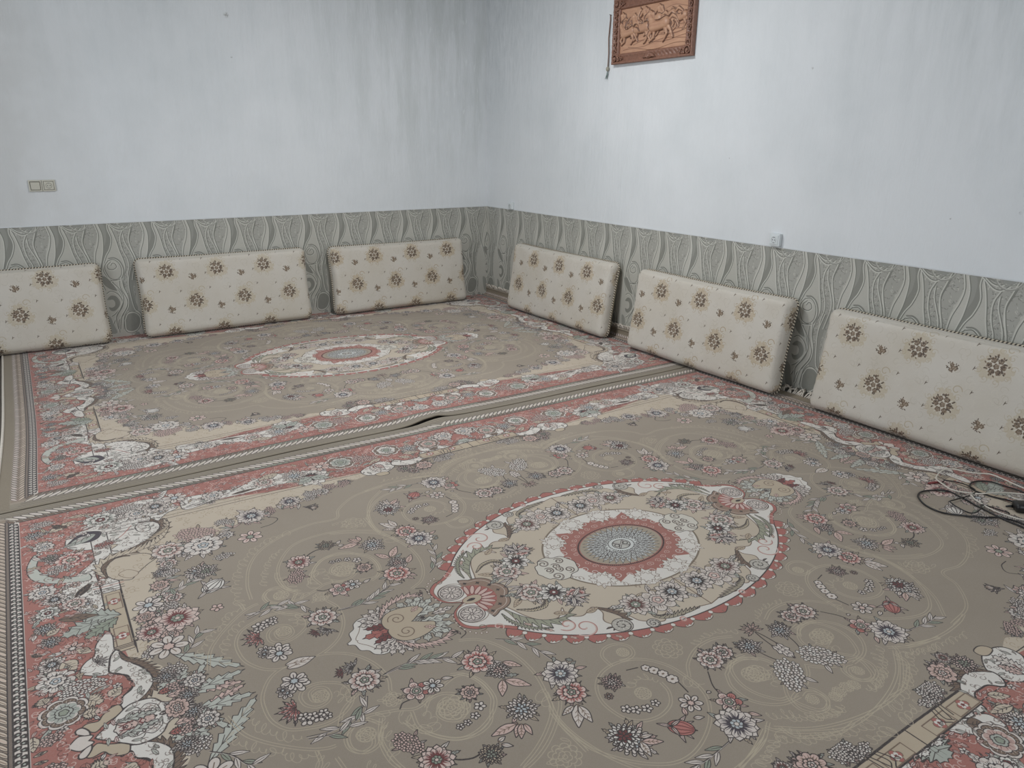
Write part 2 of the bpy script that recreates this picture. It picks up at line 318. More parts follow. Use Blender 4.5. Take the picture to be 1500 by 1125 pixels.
RUG_AREAS = [
('area', 'CR', '-', 0.0, 1, [688,1082,799,1004,980,973,1174,925,1265,851,1412,822,1504,666,1489,525,1548,511,1567,439,1536,386,1522,330,1587,247,1563,196,1555,131,1500,63,1529,7,1555,-24,1554,0,1612,0,1612,1130,900,1130,550,1110,620,1060]),
('area', 'CR', 'DK', 0.003, 0, [1612,1130,1612,300,1612,310,1612,1130]),
('area', 'WH', 'DK', 0.003, 1, [1766,814,1689,906,1655,948,1587,1006,1631,1022,1684,1022,1742,1070,1747,1131,1726,1177,1670,1191,1645,1213,1648,1280,1621,1316,1551,1327,1477,1351,1396,1329,1332,1273,1323,1163,1206,1183,1082,1204,1130,1256,1259,1276,1359,1280,1344,1204,1391,1170,1426,1120,1436,1058,1484,991,1477,995,1558,942,1633,912,1672,863,1672,773,1670,687,1669,588,1691,568,1733,612,1774,673,1793,756]),
('area', 'TL', 'DK', 0.003, 1, [1848,1082,1871,1011,1870,940,1850,887,1804,844,1750,818,1694,802,1694,847,1731,851,1787,871,1829,933,1843,993,1837,1043]),
('area', 'WH', 'DK', 0.003, 0, [1668,1130,1668,364,1612,364,1612,1130]),
('area', 'RF', '-', 0.0, 1, [1701,533,1625,534,1624,542,1677,593]),
('area', 'TN', 'DK', 0.003, 0, [1670,687,1670,330,1613,330,1613,687]),
('area', 'CR', 'DK', 0.003, 1, [1649,838,1649,880,1625,907,1581,906,1515,892,1482,838,1514,804,1555,758,1576,731,1616,752,1641,793]),
('area', 'CR', 'BR', 0.002, 1, [1607,791,1580,804,1553,777,1551,756,1575,741,1601,767]),
('acan', 'BR', 'DK', 0.055, 1, [1650,779,1667,850,1650,912,1612,942,1557,952,1487,989,1441,1045,1431,1089,1453,1129,1490,1140]),
('acan', 'CR', 'DK', 0.045, -1, [1645,786,1656,853,1639,895,1602,914,1553,916,1487,930,1432,978,1400,1057,1399,1121]),
('acan', 'TN', 'DK', 0.03, 1, [1400,1057,1431,1014,1491,967]),
('curve', 'DK', 0.003, [1431,1076,1435,1117,1461,1141,1495,1143,1513,1116,1509,1076,1487,1056,1467,1067,1467,1099,1484,1116]),
('curve', 'DK', 0.0025, [1567,1100,1510,1101,1630,1116]),
('leafT', 'NV', 0.09, [1628,1145,1740,1103]),
('leafT', 'TE', 0.05, [1647,1139,1749,1086]),
('grape', 'r', [1625,1030,1588,1036]),
('grape', 'w', [1572,1271,1511,1246]),
('peony', 'w', [1492,1234,1450,1214]),
('leafT', 'BR', 0.02, [1601,1223,1559,1216]),
('curve', 'RD', 0.003, [1586,1052,1560,1078,1525,1136]),
('acan', 'WH', 'DK', 0.05, 1, [1021,1754,1142,1624,1279,1569,1378,1332,1436,1369]),
('curve', 'DK', 0.003, [1359,1280,1314,1214,1320,1256]),
('curve', 'DK', 0.003, [268,1103,1612,1130]),
('curve', 'DK', 0.003, [268,1155,1612,1185]),
('curve', 'DK', 0.002, [268,1125,1612,1155]),
('area', 'WH', 'DK', 0.0025, 1, [1300,1190,1150,1220,1000,1300,860,1290,760,1210,680,1190,1000,1185]),
('peony', 'w', [1200,1235,1155,1235]),
('peony', 'p', [980,1245,935,1245]),
('leafT', 'DK', 0.02, [1130,1200,1020,1210]),
('daisy', 'g', [790,1190,710,1190]),
('leafT', 'TE', 0.05, [790,1190,860,1140]),
('leafT', 'TE', 0.05, [790,1190,720,1140]),
('leafT', 'TE', 0.05, [790,1190,900,1190]),
('frame', 1640, 620, 20, 50),
('frame', 1640, 410, 20, 50),
('curve', 'DK', 0.006, [1613,330,1613,690]),
('curve', 'DK', 0.004, [1670,330,1670,690]),
('curve', 'DK', 0.003, [1610,345,1675,345]),
('curve', 'DK', 0.003, [1610,352,1675,352]),
('curve', 'DK', 0.003, [1605,360,1680,360]),
('curve', 'DK', 0.003, [1600,700,1690,700]),
('curve', 'DK', 0.003, [1600,715,1690,715]),
('curve', 'RD', 0.003, [1600,730,1690,730]),
('curve', 'DK', 0.003, [1600,745,1700,745]),
('leafS', 'TE', 0.1, [1640,545,1800,500]),
('leafS', 'TE', 0.07, [1630,530,1760,600]),
('leafS', 'GR', 0.06, [1640,520,1740,450]),
('area', 'WH', 'DK', 0.003, 1, [1721,354,1713,400,1696,434,1676,452,1666,423,1669,360,1667,341,1683,309,1691,265,1697,242,1727,254,1758,281,1759,309,1744,334]),
('spiky', 'w', [1710,319,1685,331]),
('area', 'WH', 'DK', 0.005, 1, [1665,347,1650,316,1635,264,1615,230,1597,184,1594,143,1611,109,1638,83,1666,77,1686,72,1691,82,1679,98,1673,124,1651,141,1643,164,1648,191,1651,206,1662,219,1681,235,1693,253,1689,285,1682,322]),
('acan', 'BR', 'DK', 0.03, -1, [1660,329,1654,289,1623,246,1604,209,1593,162,1600,127,1619,102,1645,82,1662,81]),
('curve', 'DK', 0.003, [1697,242,1684,240,1668,227,1656,206,1652,187,1645,176,1645,157,1658,139,1673,124,1679,104,1686,94,1702,101,1707,86,1720,77,1728,65,1743,69,1762,70]),
('area', 'TN', 'DK', 0.003, 1, [1709,93,1686,96,1680,68,1694,55,1714,45,1728,37,1748,22,1765,38,1775,56,1762,65,1738,60,1727,76]),
('area', 'WH', 'DK', 0.004, 1, [1753,-6,1719,31,1691,58,1662,81,1625,81,1603,70,1587,44,1572,34,1556,25,1555,-6,1566,-28,1579,-28,1593,-45,1618,-67,1647,-75,1677,-66,1716,-31]),
('area', 'IV', 'DK', 0.004, 1, [1766,18,1789,38,1789,54,1775,56,1762,37,1760,19]),
('area', 'IV', 'DK', 0.003, 1, [1809,1,1796,-16,1779,-10,1754,11,1770,22,1788,26]),
('leafS', 'IV', 0.06, [1714,-11,1612,36]),
('leafS', 'PK', 0.04, [1703,23,1607,1]),
('leafS', 'TL', 0.03, [1701,30,1600,18]),
('curve', 'MA', 0.004, [1688,0,1656,-4,1642,9]),
('curve', 'MA', 0.004, [1695,7,1664,15]),
('curve', 'DK', 0.002, [1661,62,1648,60,1640,49,1628,59,1615,57,1601,41,1597,21]),
('curve', 'DK', 0.002, [1682,31,1662,49,1643,45,1630,43,1612,32,1597,19]),
('leafS', 'TL', 0.05, [1556,64,1561,182]),
('leafS', 'TL', 0.05, [1556,64,1508,154]),
('leafS', 'TL', 0.05, [1555,63,1467,101]),
('leafS', 'TL', 0.05, [1530,238,1367,67]),
('leafS', 'PK', 0.035, [1502,39,1382,6]),
('leafS', 'TL', 0.05, [1554,36,1368,55]),
('leafS', 'TL', 0.06, [1559,56,1559,184]),
('leafS', 'TL', 0.05, [1548,5,1458,148]),
('leafS', 'PK', 0.04, [1574,60,1506,54]),
('area', 'RD', '-', 0.0, 1, [1517,58,1506,51,1508,18,1515,25]),
('leafS', 'RD', 0.03, [1592,84,1550,89]),
('grape', 'w', [1818,1323,1777,1322]),
('leafS', 'CR', 0.05, [1799,1236,1699,1299]),
('leafS', 'CR', 0.03, [1734,1335,1630,1322]),
('leafT', 'DK', 0.03, [1753,1256,1783,1300]),
('leafT', 'DK', 0.03, [1753,1256,1734,1269]),
('mum', 'w', [1843,1240,1869,1257]),
('peony', 'w', [1817,1129,1783,1119]),
('mum', 'p', [1800,1030,1774,1035]),
('peony', 'r', [1739,980,1688,969]),
('grape', 'w', [1776,930,1734,924]),
('grape', 'p', [1763,793,1747,793]),
('leafT', 'DK', 0.03, [1745,708,1687,788]),
('peony', 'w', [1834,801,1795,786]),
('daisy', 'w', [1802,735,1772,716]),
('peony', 'p', [1749,675,1714,660]),
('peony', 'g', [1824,662,1791,649]),
('leafT', 'BR', 0.04, [1797,603,1691,568]),
('mum', 'w', [1835,571,1811,555]),
('mum', 'w', [1825,490,1800,479]),
('curve', 'DK', 0.002, [1739,529,1764,541,1777,517,1794,536,1797,550,1783,537]),
('six', 'k', [1772,423,1745,406]),
('leafT', 'CR', 0.05, [1754,383,1734,406]),
('leafT', 'CR', 0.03, [1833,530,1796,554]),
('daisy', 'w', [1827,373,1794,359]),
('leafT', 'CR', 0.05, [1800,369,1769,315]),
('peony', 'w', [1821,289,1771,290]),
('grape', 'w', [1763,220,1703,219]),
('leafS', 'CR', 0.06, [1767,172,1719,129]),
('leafT', 'CR', 0.04, [1704,141,1671,167]),
('peonyB', 'b', [1811,142,1755,117]),
('leafS', 'CR', 0.05, [1772,105,1728,100]),
('leafS', 'CR', 0.05, [1850,202,1859,232]),
('grape', 'k', [1842,56,1814,65]),
('leafT', 'CR', 0.03, [1867,10,1869,22]),
('leafT', 'DK', 0.02, [1874,453,1848,429]),
('leafT', 'CR', 0.03, [1882,87,1882,30]),
('area', 'WH', 'DK', 0.004, 1, [478,1061,535,1061,570,1076,581,1105,571,1135,506,1170,461,1182,429,1161,420,1129,424,1097]),
('area', 'TN', 'DK', 0.003, 1, [477,1038,510,1034,531,1047,532,1066,495,1072,474,1059]),
('leafS', 'IV', 0.05, [512,1167,502,1076]),
('leafS', 'PK', 0.035, [493,1169,470,1106]),
('curve', 'MA', 0.004, [511,1132,505,1156]),
('area', 'WH', 'DK', 0.005, 1, [268,1103,314,1080,356,1074,392,1090,425,1112,421,1143,392,1163,359,1135,325,1130,292,1131,266,1151,257,1176,232,1177,216,1164,206,1172,184,1169,158,1147,208,1144,253,1118]),
('acan', 'BR', 'DK', 0.03, 1, [422,1113,389,1088,347,1075,302,1086,266,1108,232,1135,192,1151,160,1143]),
('area', 'GR', 'DK', 0.003, 0, [269,1110,163,1109,155,1128,205,1142]),
('area', 'WH', 'DK', 0.003, 1, [95,1152,148,1152,184,1169,218,1174,243,1196,233,1241,179,1239,136,1206,106,1181]),
('leafT', 'BR', 0.05, [158,1175,196,1211]),
('peony', 't', [291,1215,322,1235]),
('grape', 'k', [276,1229,295,1253]),
('leafT', 'CR', 0.03, [315,1152,364,1189]),
('peony', 'w', [200,1274,230,1293]),
('peony', 'g', [107,1297,139,1317]),
('leafS', 'GR', 0.1, [37,1097,28,1200]),
('leafS', 'TE', 0.12, [3,1116,10,1216]),
('leafS', 'WH', 0.08, [33,1128,29,1179]),
('area', 'TN', 'DK', 0.003, 0, [0,1098,275,1102,275,1160,0,1160]),
('frame2', 100, 1135, 50, 20),
('frame2', 220, 1135, 50, 20),
('curve', 'DK', 0.006, [0,1096,270,1100]),
('curve', 'DK', 0.003, [0,1158,270,1160]),
('curve', 'DK', 0.003, [139,1100,129,1134,145,1150]),
('curve', 'DK', 0.003, [128,1098,113,1135,132,1153]),
('curve', 'DK', 0.003, [168,1099,161,1140]),
('curve', 'DK', 0.003, [158,1100,143,1144]),
('peonyB', 'b', [620,1270,545,1270]),
('peonyB', 'w', [380,1290,310,1290]),
('peonyB', 'p', [170,1250,110,1250]),
('peony', 'w', [60,1300,10,1300]),
('grape', 'k', [510,1250,450,1240]),
('six', 'k', [720,1280,670,1280]),
('mum', 'w', [280,1250,240,1250]),
('leafT', 'CR', 0.03, [440,1220,520,1180]),
('leafS', 'CR', 0.05, [900,1310,1000,1280]),
('leafT', 'CR', 0.03, [330,1210,250,1190]),
('daisy', 'w', [1420,1260,1370,1260]),
('grape', 'w', [1520,1300,1460,1300]),
('peony', 'g', [1620,1250,1560,1250]),
('six', 'w', [1340,1300,1290,1300]),
('mum', 'w', [850,1240,800,1240])]
RUG_LINES = [
('line', [1056,249,1040,195,1049,121,1082,57,1126,18,1173,-1,1225,-3,1281,-1,1323,25,1356,80,1365,134,1360,190,1332,238,1283,262,1243,271,1203,263,1167,239,1150,207,1152,161,1180,131,1217,113,1252,116,1272,141,1269,176,1247,199,1220,198,1202,180,1201,146,1222,129,1245,139,1248,169,1234,183]),
('lace', 18, [1406,102,1401,163,1378,217,1346,259,1310,288]),
('line', [1456,105,1435,186,1402,239,1355,290,1307,331,1271,349,1251,352]),
('lace', 16, [1465,171,1457,208,1431,236,1420,258,1394,285,1369,291,1364,320,1338,342,1300,351]),
('line', [1297,343,1300,381,1309,397]),
('line', [1119,328,1145,378,1156,419,1157,469,1147,502]),
('line', [1127,346,1154,311,1195,319,1221,340,1226,379,1205,407,1174,402,1162,373,1174,349,1192,348,1194,363]),
('lace', 15, [1166,166,1158,208,1178,219,1182,168]),
('ros', 22, [1224,166]),
('lace', 20, [1092,275,1071,264,1059,272]),
('line', [792,162,742,190,705,248,684,327,684,411,703,489,726,547,781,597,840,633,897,657]),
('line', [1003,357,979,335,942,335,911,358,907,394,924,431,951,443,978,425,987,396,972,376]),
('line', [858,456,834,417,832,355,853,301,886,280]),
('line', [858,456,887,495,933,510,983,499,1015,473,1038,442,1061,410,1073,370]),
('ros', 30, [947,392]),
('lace', 20, [1074,340,1061,377,1052,422,1022,419]),
('lace', 18, [1130,360,1129,410,1145,467]),
('line', [732,555,737,614,736,664,735,707]),
('lace', 22, [712,470,724,512,726,547]),
('lros', 43, [791,691]),
('line', [737,597,733,650,718,712,680,772,634,819,582,850,527,856,465,839,401,803,351,753,330,704,330,652,339,592,374,538,421,508,482,500,534,514,573,548,594,596,592,645,578,683,545,710,496,719,446,704,415,668,407,629]),
('ros', 22, [479,633]),
('lace', 14, [499,595,458,583,424,591,414,624]),
('line', [479,502,475,455,444,431,401,436,378,466,389,496,419,505,443,497]),
('ros', 18, [412,474]),
('lros', 45, [286,533]),
('line', [323,656,284,613,214,579,138,575,78,598]),
('lace', 13, [206,561,137,552,79,566,48,593]),
('line', [205,692,172,678,127,686,98,712]),
('lace', 18, [344,650,338,686,311,691]),
('line', [226,705,181,686,130,688,85,720,77,767,112,812,152,857,164,904,140,937,102,944,75,925,71,897,91,877,115,881]),
('line', [226,705,252,748,252,804,223,845,181,869,124,875]),
('ros', 29, [164,746]),
('ros', 31, [146,750]),
('lace', 16, [150,782,89,753,90,786,145,810]),
('lros', 18, [105,900]),
('lace', 13, [258,872,223,901,183,935,129,958,69,971]),
('line', [296,894,278,922,222,963,137,1007,79,1017,17,1016,-78,1005,-146,985,-207,958,-264,916]),
('lace', 15, [303,933,275,962,235,988,209,994,154,1019,95,1034,58,1042]),
('lace', 16, [216,885,178,925,118,954,64,958]),
('line', [264,916,259,956,211,987,147,1012,88,1011]),
('lace', 14, [254,939,223,981,144,1010]),
('lace', 20, [14,1036,66,1028]),
('line', [116,675,151,673,198,699,221,751,215,802,183,849,153,859]),
('line', [92,855,149,871,133,923,107,940,69,922,67,881,90,861]),
('lros', 19, [17,922]),
('lros', 18, [42,928]),
('line', [-4,801,25,830,68,854]),
('line', [455,948,402,937,326,918]),
('line', [452,949,376,928,304,900]),
('lace', 16, [400,968,351,954,300,935]),
('line', [-108,1004,-58,1019,38,1010,132,989,207,958,276,909]),
('lace', 14, [163,943,110,962,51,962]),
('line', [274,889,353,929,476,946,582,942,641,929]),
('lace', 16, [263,930,349,956,429,970,540,987]),
('lace', 18, [22,1076,61,1073,91,1074]),
('lace', 18, [125,1064,75,1075,22,1087]),
('line', [1263,389,1251,484,1212,600,1144,688,1034,748,930,770,833,761,795,832,692,912,557,934]),
('lace', 20, [1302,370,1290,471,1253,585,1192,674,1117,729,1022,753]),
('lace', 14, [1207,446,1182,519,1140,597,1088,641]),
('lace', 30, [845,729,799,674,741,650]),
('line', [1112,348,1146,388,1147,477,1117,561,1045,648,953,672,851,656,760,604,682,524,665,440]),
('line', [1128,358,1159,406,1198,412,1221,380,1208,332,1154,302,1074,323,1019,345,934,311,865,296,828,345,832,433,890,487,961,504,1012,473,1048,413,1041,350]),
('ros', 43, [940,396]),
('ros', 24, [1173,359]),
('lros', 27, [1065,281]),
('lace', 20, [1032,444,1006,407,1016,353]),
('line', [1225,303,1190,246,1135,211]),
('lace', 20, [1147,324,1094,318]),
('lace', 30, [875,1184,875,1073,934,963]),
('line', [578,900,663,819,714,712,731,592,699,486])]
RUG_STEMS = [
(0.003, [1121,226,1148,269,1176,291,1239,301,1302,287]),
(0.003, [1045,178,1004,171,962,173]),
(0.003, [1042,180,963,176,915,186,853,213]),
(0.003, [1300,296,1240,313,1189,306,1143,281,1118,235]),
(0.003, [1034,177,977,170,924,181,860,215,831,225]),
(0.003, [695,217,657,249,623,309,607,384]),
(0.0025, [455,539,420,548]),
(0.003, [365,656,371,697]),
(0.003, [262,669,293,715,303,753]),
(0.004, [413,878,467,885,515,889,557,884]),
(0.003, [2,623,8,659,12,717]),
(0.0025, [70,679,61,721,44,761]),
(0.003, [1063,324,1048,309,1027,308]),
(0.004, [1036,532,1015,556,985,570,961,570]),
(0.003, [1104,847,1060,853,1029,885,1061,923]),
(0.003, [1476,526,1455,577,1420,602,1392,614]),
(0.003, [1518,202,1477,241,1451,292,1429,302])]
RUG_MOTIFS = [
('daisy', 'r', [1484,414,1426,386]),
('daisy', 'r', [1564,381,1529,358]),
('six', 'b', [1550,538,1507,519]),
('six', 'i', [1532,280,1478,264]),
('peony', 'p', [1437,864,1389,833]),
('rose', 'p', [1321,832,1262,794]),
('peony', 'w', [1321,832,1262,794]),
('grape', 'k', [1326,938,1258,912]),
('grape', 'w', [1211,966,1179,946]),
('daisy', 'b', [1111,964,1062,933]),
('six', 'r', [1158,799,1118,776]),
('grape', 'w', [1274,712,1242,713]),
('mum', 'w', [1373,655,1330,642]),
('grape', 'w', [1455,704,1425,706]),
('daisy', 'b', [943,1007,908,984]),
('grape', 'w', [835,1027,793,1021]),
('bud', 'i', [879,909,857,895]),
('mum', 'p', [1349,647,1321,670]),
('bud', 'w', [1350,538,1311,572]),
('blossom', 'k', [1367,403,1348,391]),
('bud', 'i', [880,900,862,888]),
('mum', 'w', [618,741,568,744]),
('spiky', 'r', [1308,185,1346,194]),
('blossom', 'w', [1283,232,1262,234]),
('blossom', 'w', [1254,238,1235,238]),
('blossom', 'w', [1233,245,1220,240]),
('six', 'w', [1265,82,1230,63]),
('six', 'w', [1298,104,1278,91]),
('leaf', 'i', [1267,9,1175,-5]),
('six', 'b', [1266,69,1231,85]),
('six', 'w', [1304,89,1289,99]),
('spiky', 'r', [1308,172,1345,165]),
('blossom', 'w', [1288,213,1275,222]),
('blossom', 'w', [1267,224,1253,233]),
('blossom', 'w', [1238,228,1225,237]),
('peony', 'p', [1099,170,1058,189]),
('spiky', 'w', [1115,99,1136,78]),
('spiky', 'r', [1147,106,1165,101]),
('peony', 'r', [793,275,751,299]),
('mum', 'i', [763,339,740,361]),
('leaf', 'k', [734,316,697,361]),
('leaf', 'g', [759,369,723,385]),
('leaf', 'k', [768,383,719,441]),
('leaf', 'k', [774,379,809,433]),
('rose', 'r', [996,287,965,308]),
('six', 'w', [949,293,923,309]),
('leaf', 'i', [917,281,885,294]),
('peony', 'k', [876,371,851,381]),
('blossom', 'w', [879,430,864,440]),
('blossom', 'w', [907,453,895,461]),
('blossom', 'w', [936,463,926,470]),
('blossom', 'w', [959,465,952,470]),
('grape', 'k', [1093,444,1076,486]),
('daisy', 'r', [1060,527,1023,550]),
('mum', 't', [939,585,912,597]),
('leaf', 'i', [902,572,879,593]),
('leaf', 'i', [903,561,879,555]),
('mum', 'w', [791,499,757,521]),
('leaf', 'k', [827,534,867,536]),
('leaf', 'k', [827,540,858,574]),
('leaf', 'k', [821,543,849,585]),
('leaf', 'k', [815,547,818,589]),
('leaf', 'k', [833,536,908,536]),
('peony', 'r', [641,523,605,546]),
('daisy', 'b', [622,447,576,473]),
('leaf', 'g', [574,406,557,423]),
('leaf', 'k', [575,453,542,465]),
('leaf', 'i', [656,568,704,635]),
('leaf', 'i', [668,566,714,578]),
('leaf', 'i', [656,574,663,640]),
('mum', 'k', [523,554,499,569]),
('six', 'k', [565,591,554,598]),
('white', 'i', [402,562,390,569]),
('white', 'i', [389,582,375,590]),
('white', 'i', [377,606,364,615]),
('white', 'i', [370,636,355,646]),
('blossom', 'w', [557,653,543,662]),
('blossom', 'w', [537,669,523,678]),
('blossom', 'w', [509,681,495,690]),
('blossom', 'w', [476,678,464,686]),
('mum', 'g', [625,720,588,738]),
('leaf', 'i', [593,746,560,756]),
('leaf', 'i', [602,756,612,806]),
('leaf', 'k', [599,758,553,788]),
('six', 'i', [395,730,367,749]),
('bud', 'r', [482,779,453,809]),
('leaf', 'k', [438,756,425,729]),
('leaf', 'i', [430,773,402,785]),
('peony', 'p', [160,632,135,652]),
('peony', 'p', [217,636,183,657]),
('rose', 'r', [304,783,273,803]),
('daisy', 'b', [350,848,303,878]),
('leaf', 'k', [293,838,270,864]),
('leaf', 'i', [324,733,322,722]),
('mum', 'w', [88,653,70,664]),
('spiky', 'k', [3,603,18,573]),
('leaf', 'w', [11,691,2,767]),
('grape', 'w', [72,805,115,855]),
('mum', 'w', [71,658,97,679]),
('grape', 'w', [210,1071,186,1079]),
('grape', 'w', [170,1077,144,1080]),
('blossom', 'w', [226,1056,215,1063]),
('peony', 'k', [314,1029,286,1047]),
('daisy', 'p', [368,1004,349,1016]),
('peony', 'k', [300,1038,336,1054]),
('mum', 'r', [395,1051,420,1073]),
('grape', 'w', [198,1057,240,1046]),
('grape', 'w', [144,1079,165,1086]),
('blossom', 'w', [186,1075,196,1081])]
WALLPAPER = [
('speck','SP',[19,841,39,785,55,715,67,643,84,572,87,513,69,454,54,400,60,439,59,373,70,298,63,234,123,249,139,365,158,450,176,475,190,552,201,646,236,752,241,813,231,854,183,852,95,841]),
('area','PD',[-48,840,-31,776,-31,717,-41,645,-53,593,-74,518,-60,520,-29,607,5,663,25,735,11,806,14,843]),
('area','PM',[-48,840,-31,776,-31,717,-34,676,-8,730,-2,799,-14,842]),
('area','PL',[-69,845,-53,773,-61,702,-88,628,-102,564,-107,501,-91,437,-66,363,-74,518,-53,593,-37,661,-31,717,-31,776,-48,840]),
('area','PD',[-85,472,-47,459,-19,428,5,387,18,354,-15,359,-47,381,-74,417]),
('area','PD',[-64,293,-38,318,-4,312,17,275,10,237,-24,204,-51,208,-61,235,-42,229,-20,240,-15,267,-27,288,-51,288]),
('area','PD',[89,173,127,161,135,110,113,54,69,35,32,56,26,115,50,161]),
('area','PM',[-95,173,-62,160,-47,99,-32,38,-68,33,-87,77]),
('area','PM',[123,502,92,409,84,297,60,201,93,181,133,201,121,277,122,366,155,500]),
('ridge',None,[19,841,39,785,55,715,67,643,84,572,87,513,69,454,54,400,60,439,59,373,70,298,63,234,26,172,-14,119,-19,36]),
('ridge',None,[108,795,86,744,83,695,93,637,112,582,115,528,100,470,95,393]),
('ridge',None,[107,766,110,713,131,654,150,598,154,545,141,488,124,425]),
('ridge',None,[179,842,162,788,141,723,146,656,163,601,177,550,184,492]),
('ridge',None,[-124,848,-144,786,-161,723,-151,658,-131,584,-120,509,-91,437,-68,363]),
('ridge',None,[-69,845,-55,773,-67,706,-92,637,-103,574,-109,511,-91,437]),
('ridge',None,[-48,840,-31,776,-31,717,-41,645,-56,592,-75,523,-78,465]),
('ridge',None,[14,843,11,806,25,735,5,663,-29,607,-60,520,-49,471,-19,428,18,354,37,290,28,236,-16,172,-49,109]),
('ridge',None,[19,841,69,799,108,795,150,829,163,849]),
('ridge',None,[30,842,66,818,104,818,132,846]),
('dark',None,[41,844,86,833,121,847]),
('ridge',None,[-20,583,-48,543,-47,497,-22,445,21,433,56,461,66,514,52,561,19,590,-14,584]),
('dark',None,[-10,594,24,596,56,572,75,525,75,485,59,446]),
('ridge',None,[-6,571,-31,546,-27,516,9,508,35,528,27,557,6,563,-8,545]),
('ridge',None,[-58,334,-30,348,8,325,30,278,19,234,-24,186,-51,168]),
('ridge',None,[32,439,33,367,64,283,56,226,9,150,-11,62]),
('ridge',None,[51,445,56,372,77,298,70,225,30,156,12,59]),
('ridge',None,[-17,419,30,351,42,285,11,215,-26,154,-25,64]),
('ridge',None,[124,510,96,409,97,312,111,204,145,159,141,42]),
('ridge',None,[31,123,55,169,93,181,133,152,141,101,112,46,68,26,31,48,31,123]),
('dark',None,[86,157,117,137,115,96,79,75,60,102,78,125]),
('ridge',None,[-19,425,16,427,44,433])]
def leafT(cv, P, w, col, rng, ser=4): # base -> tip
    d = P[-1]-P[0]; leaf(cv, P[0], np.hypot(*d), w, math.atan2(d[1], d[0]), col, DK if col is not DK else BR, .002, rng, ser=ser)
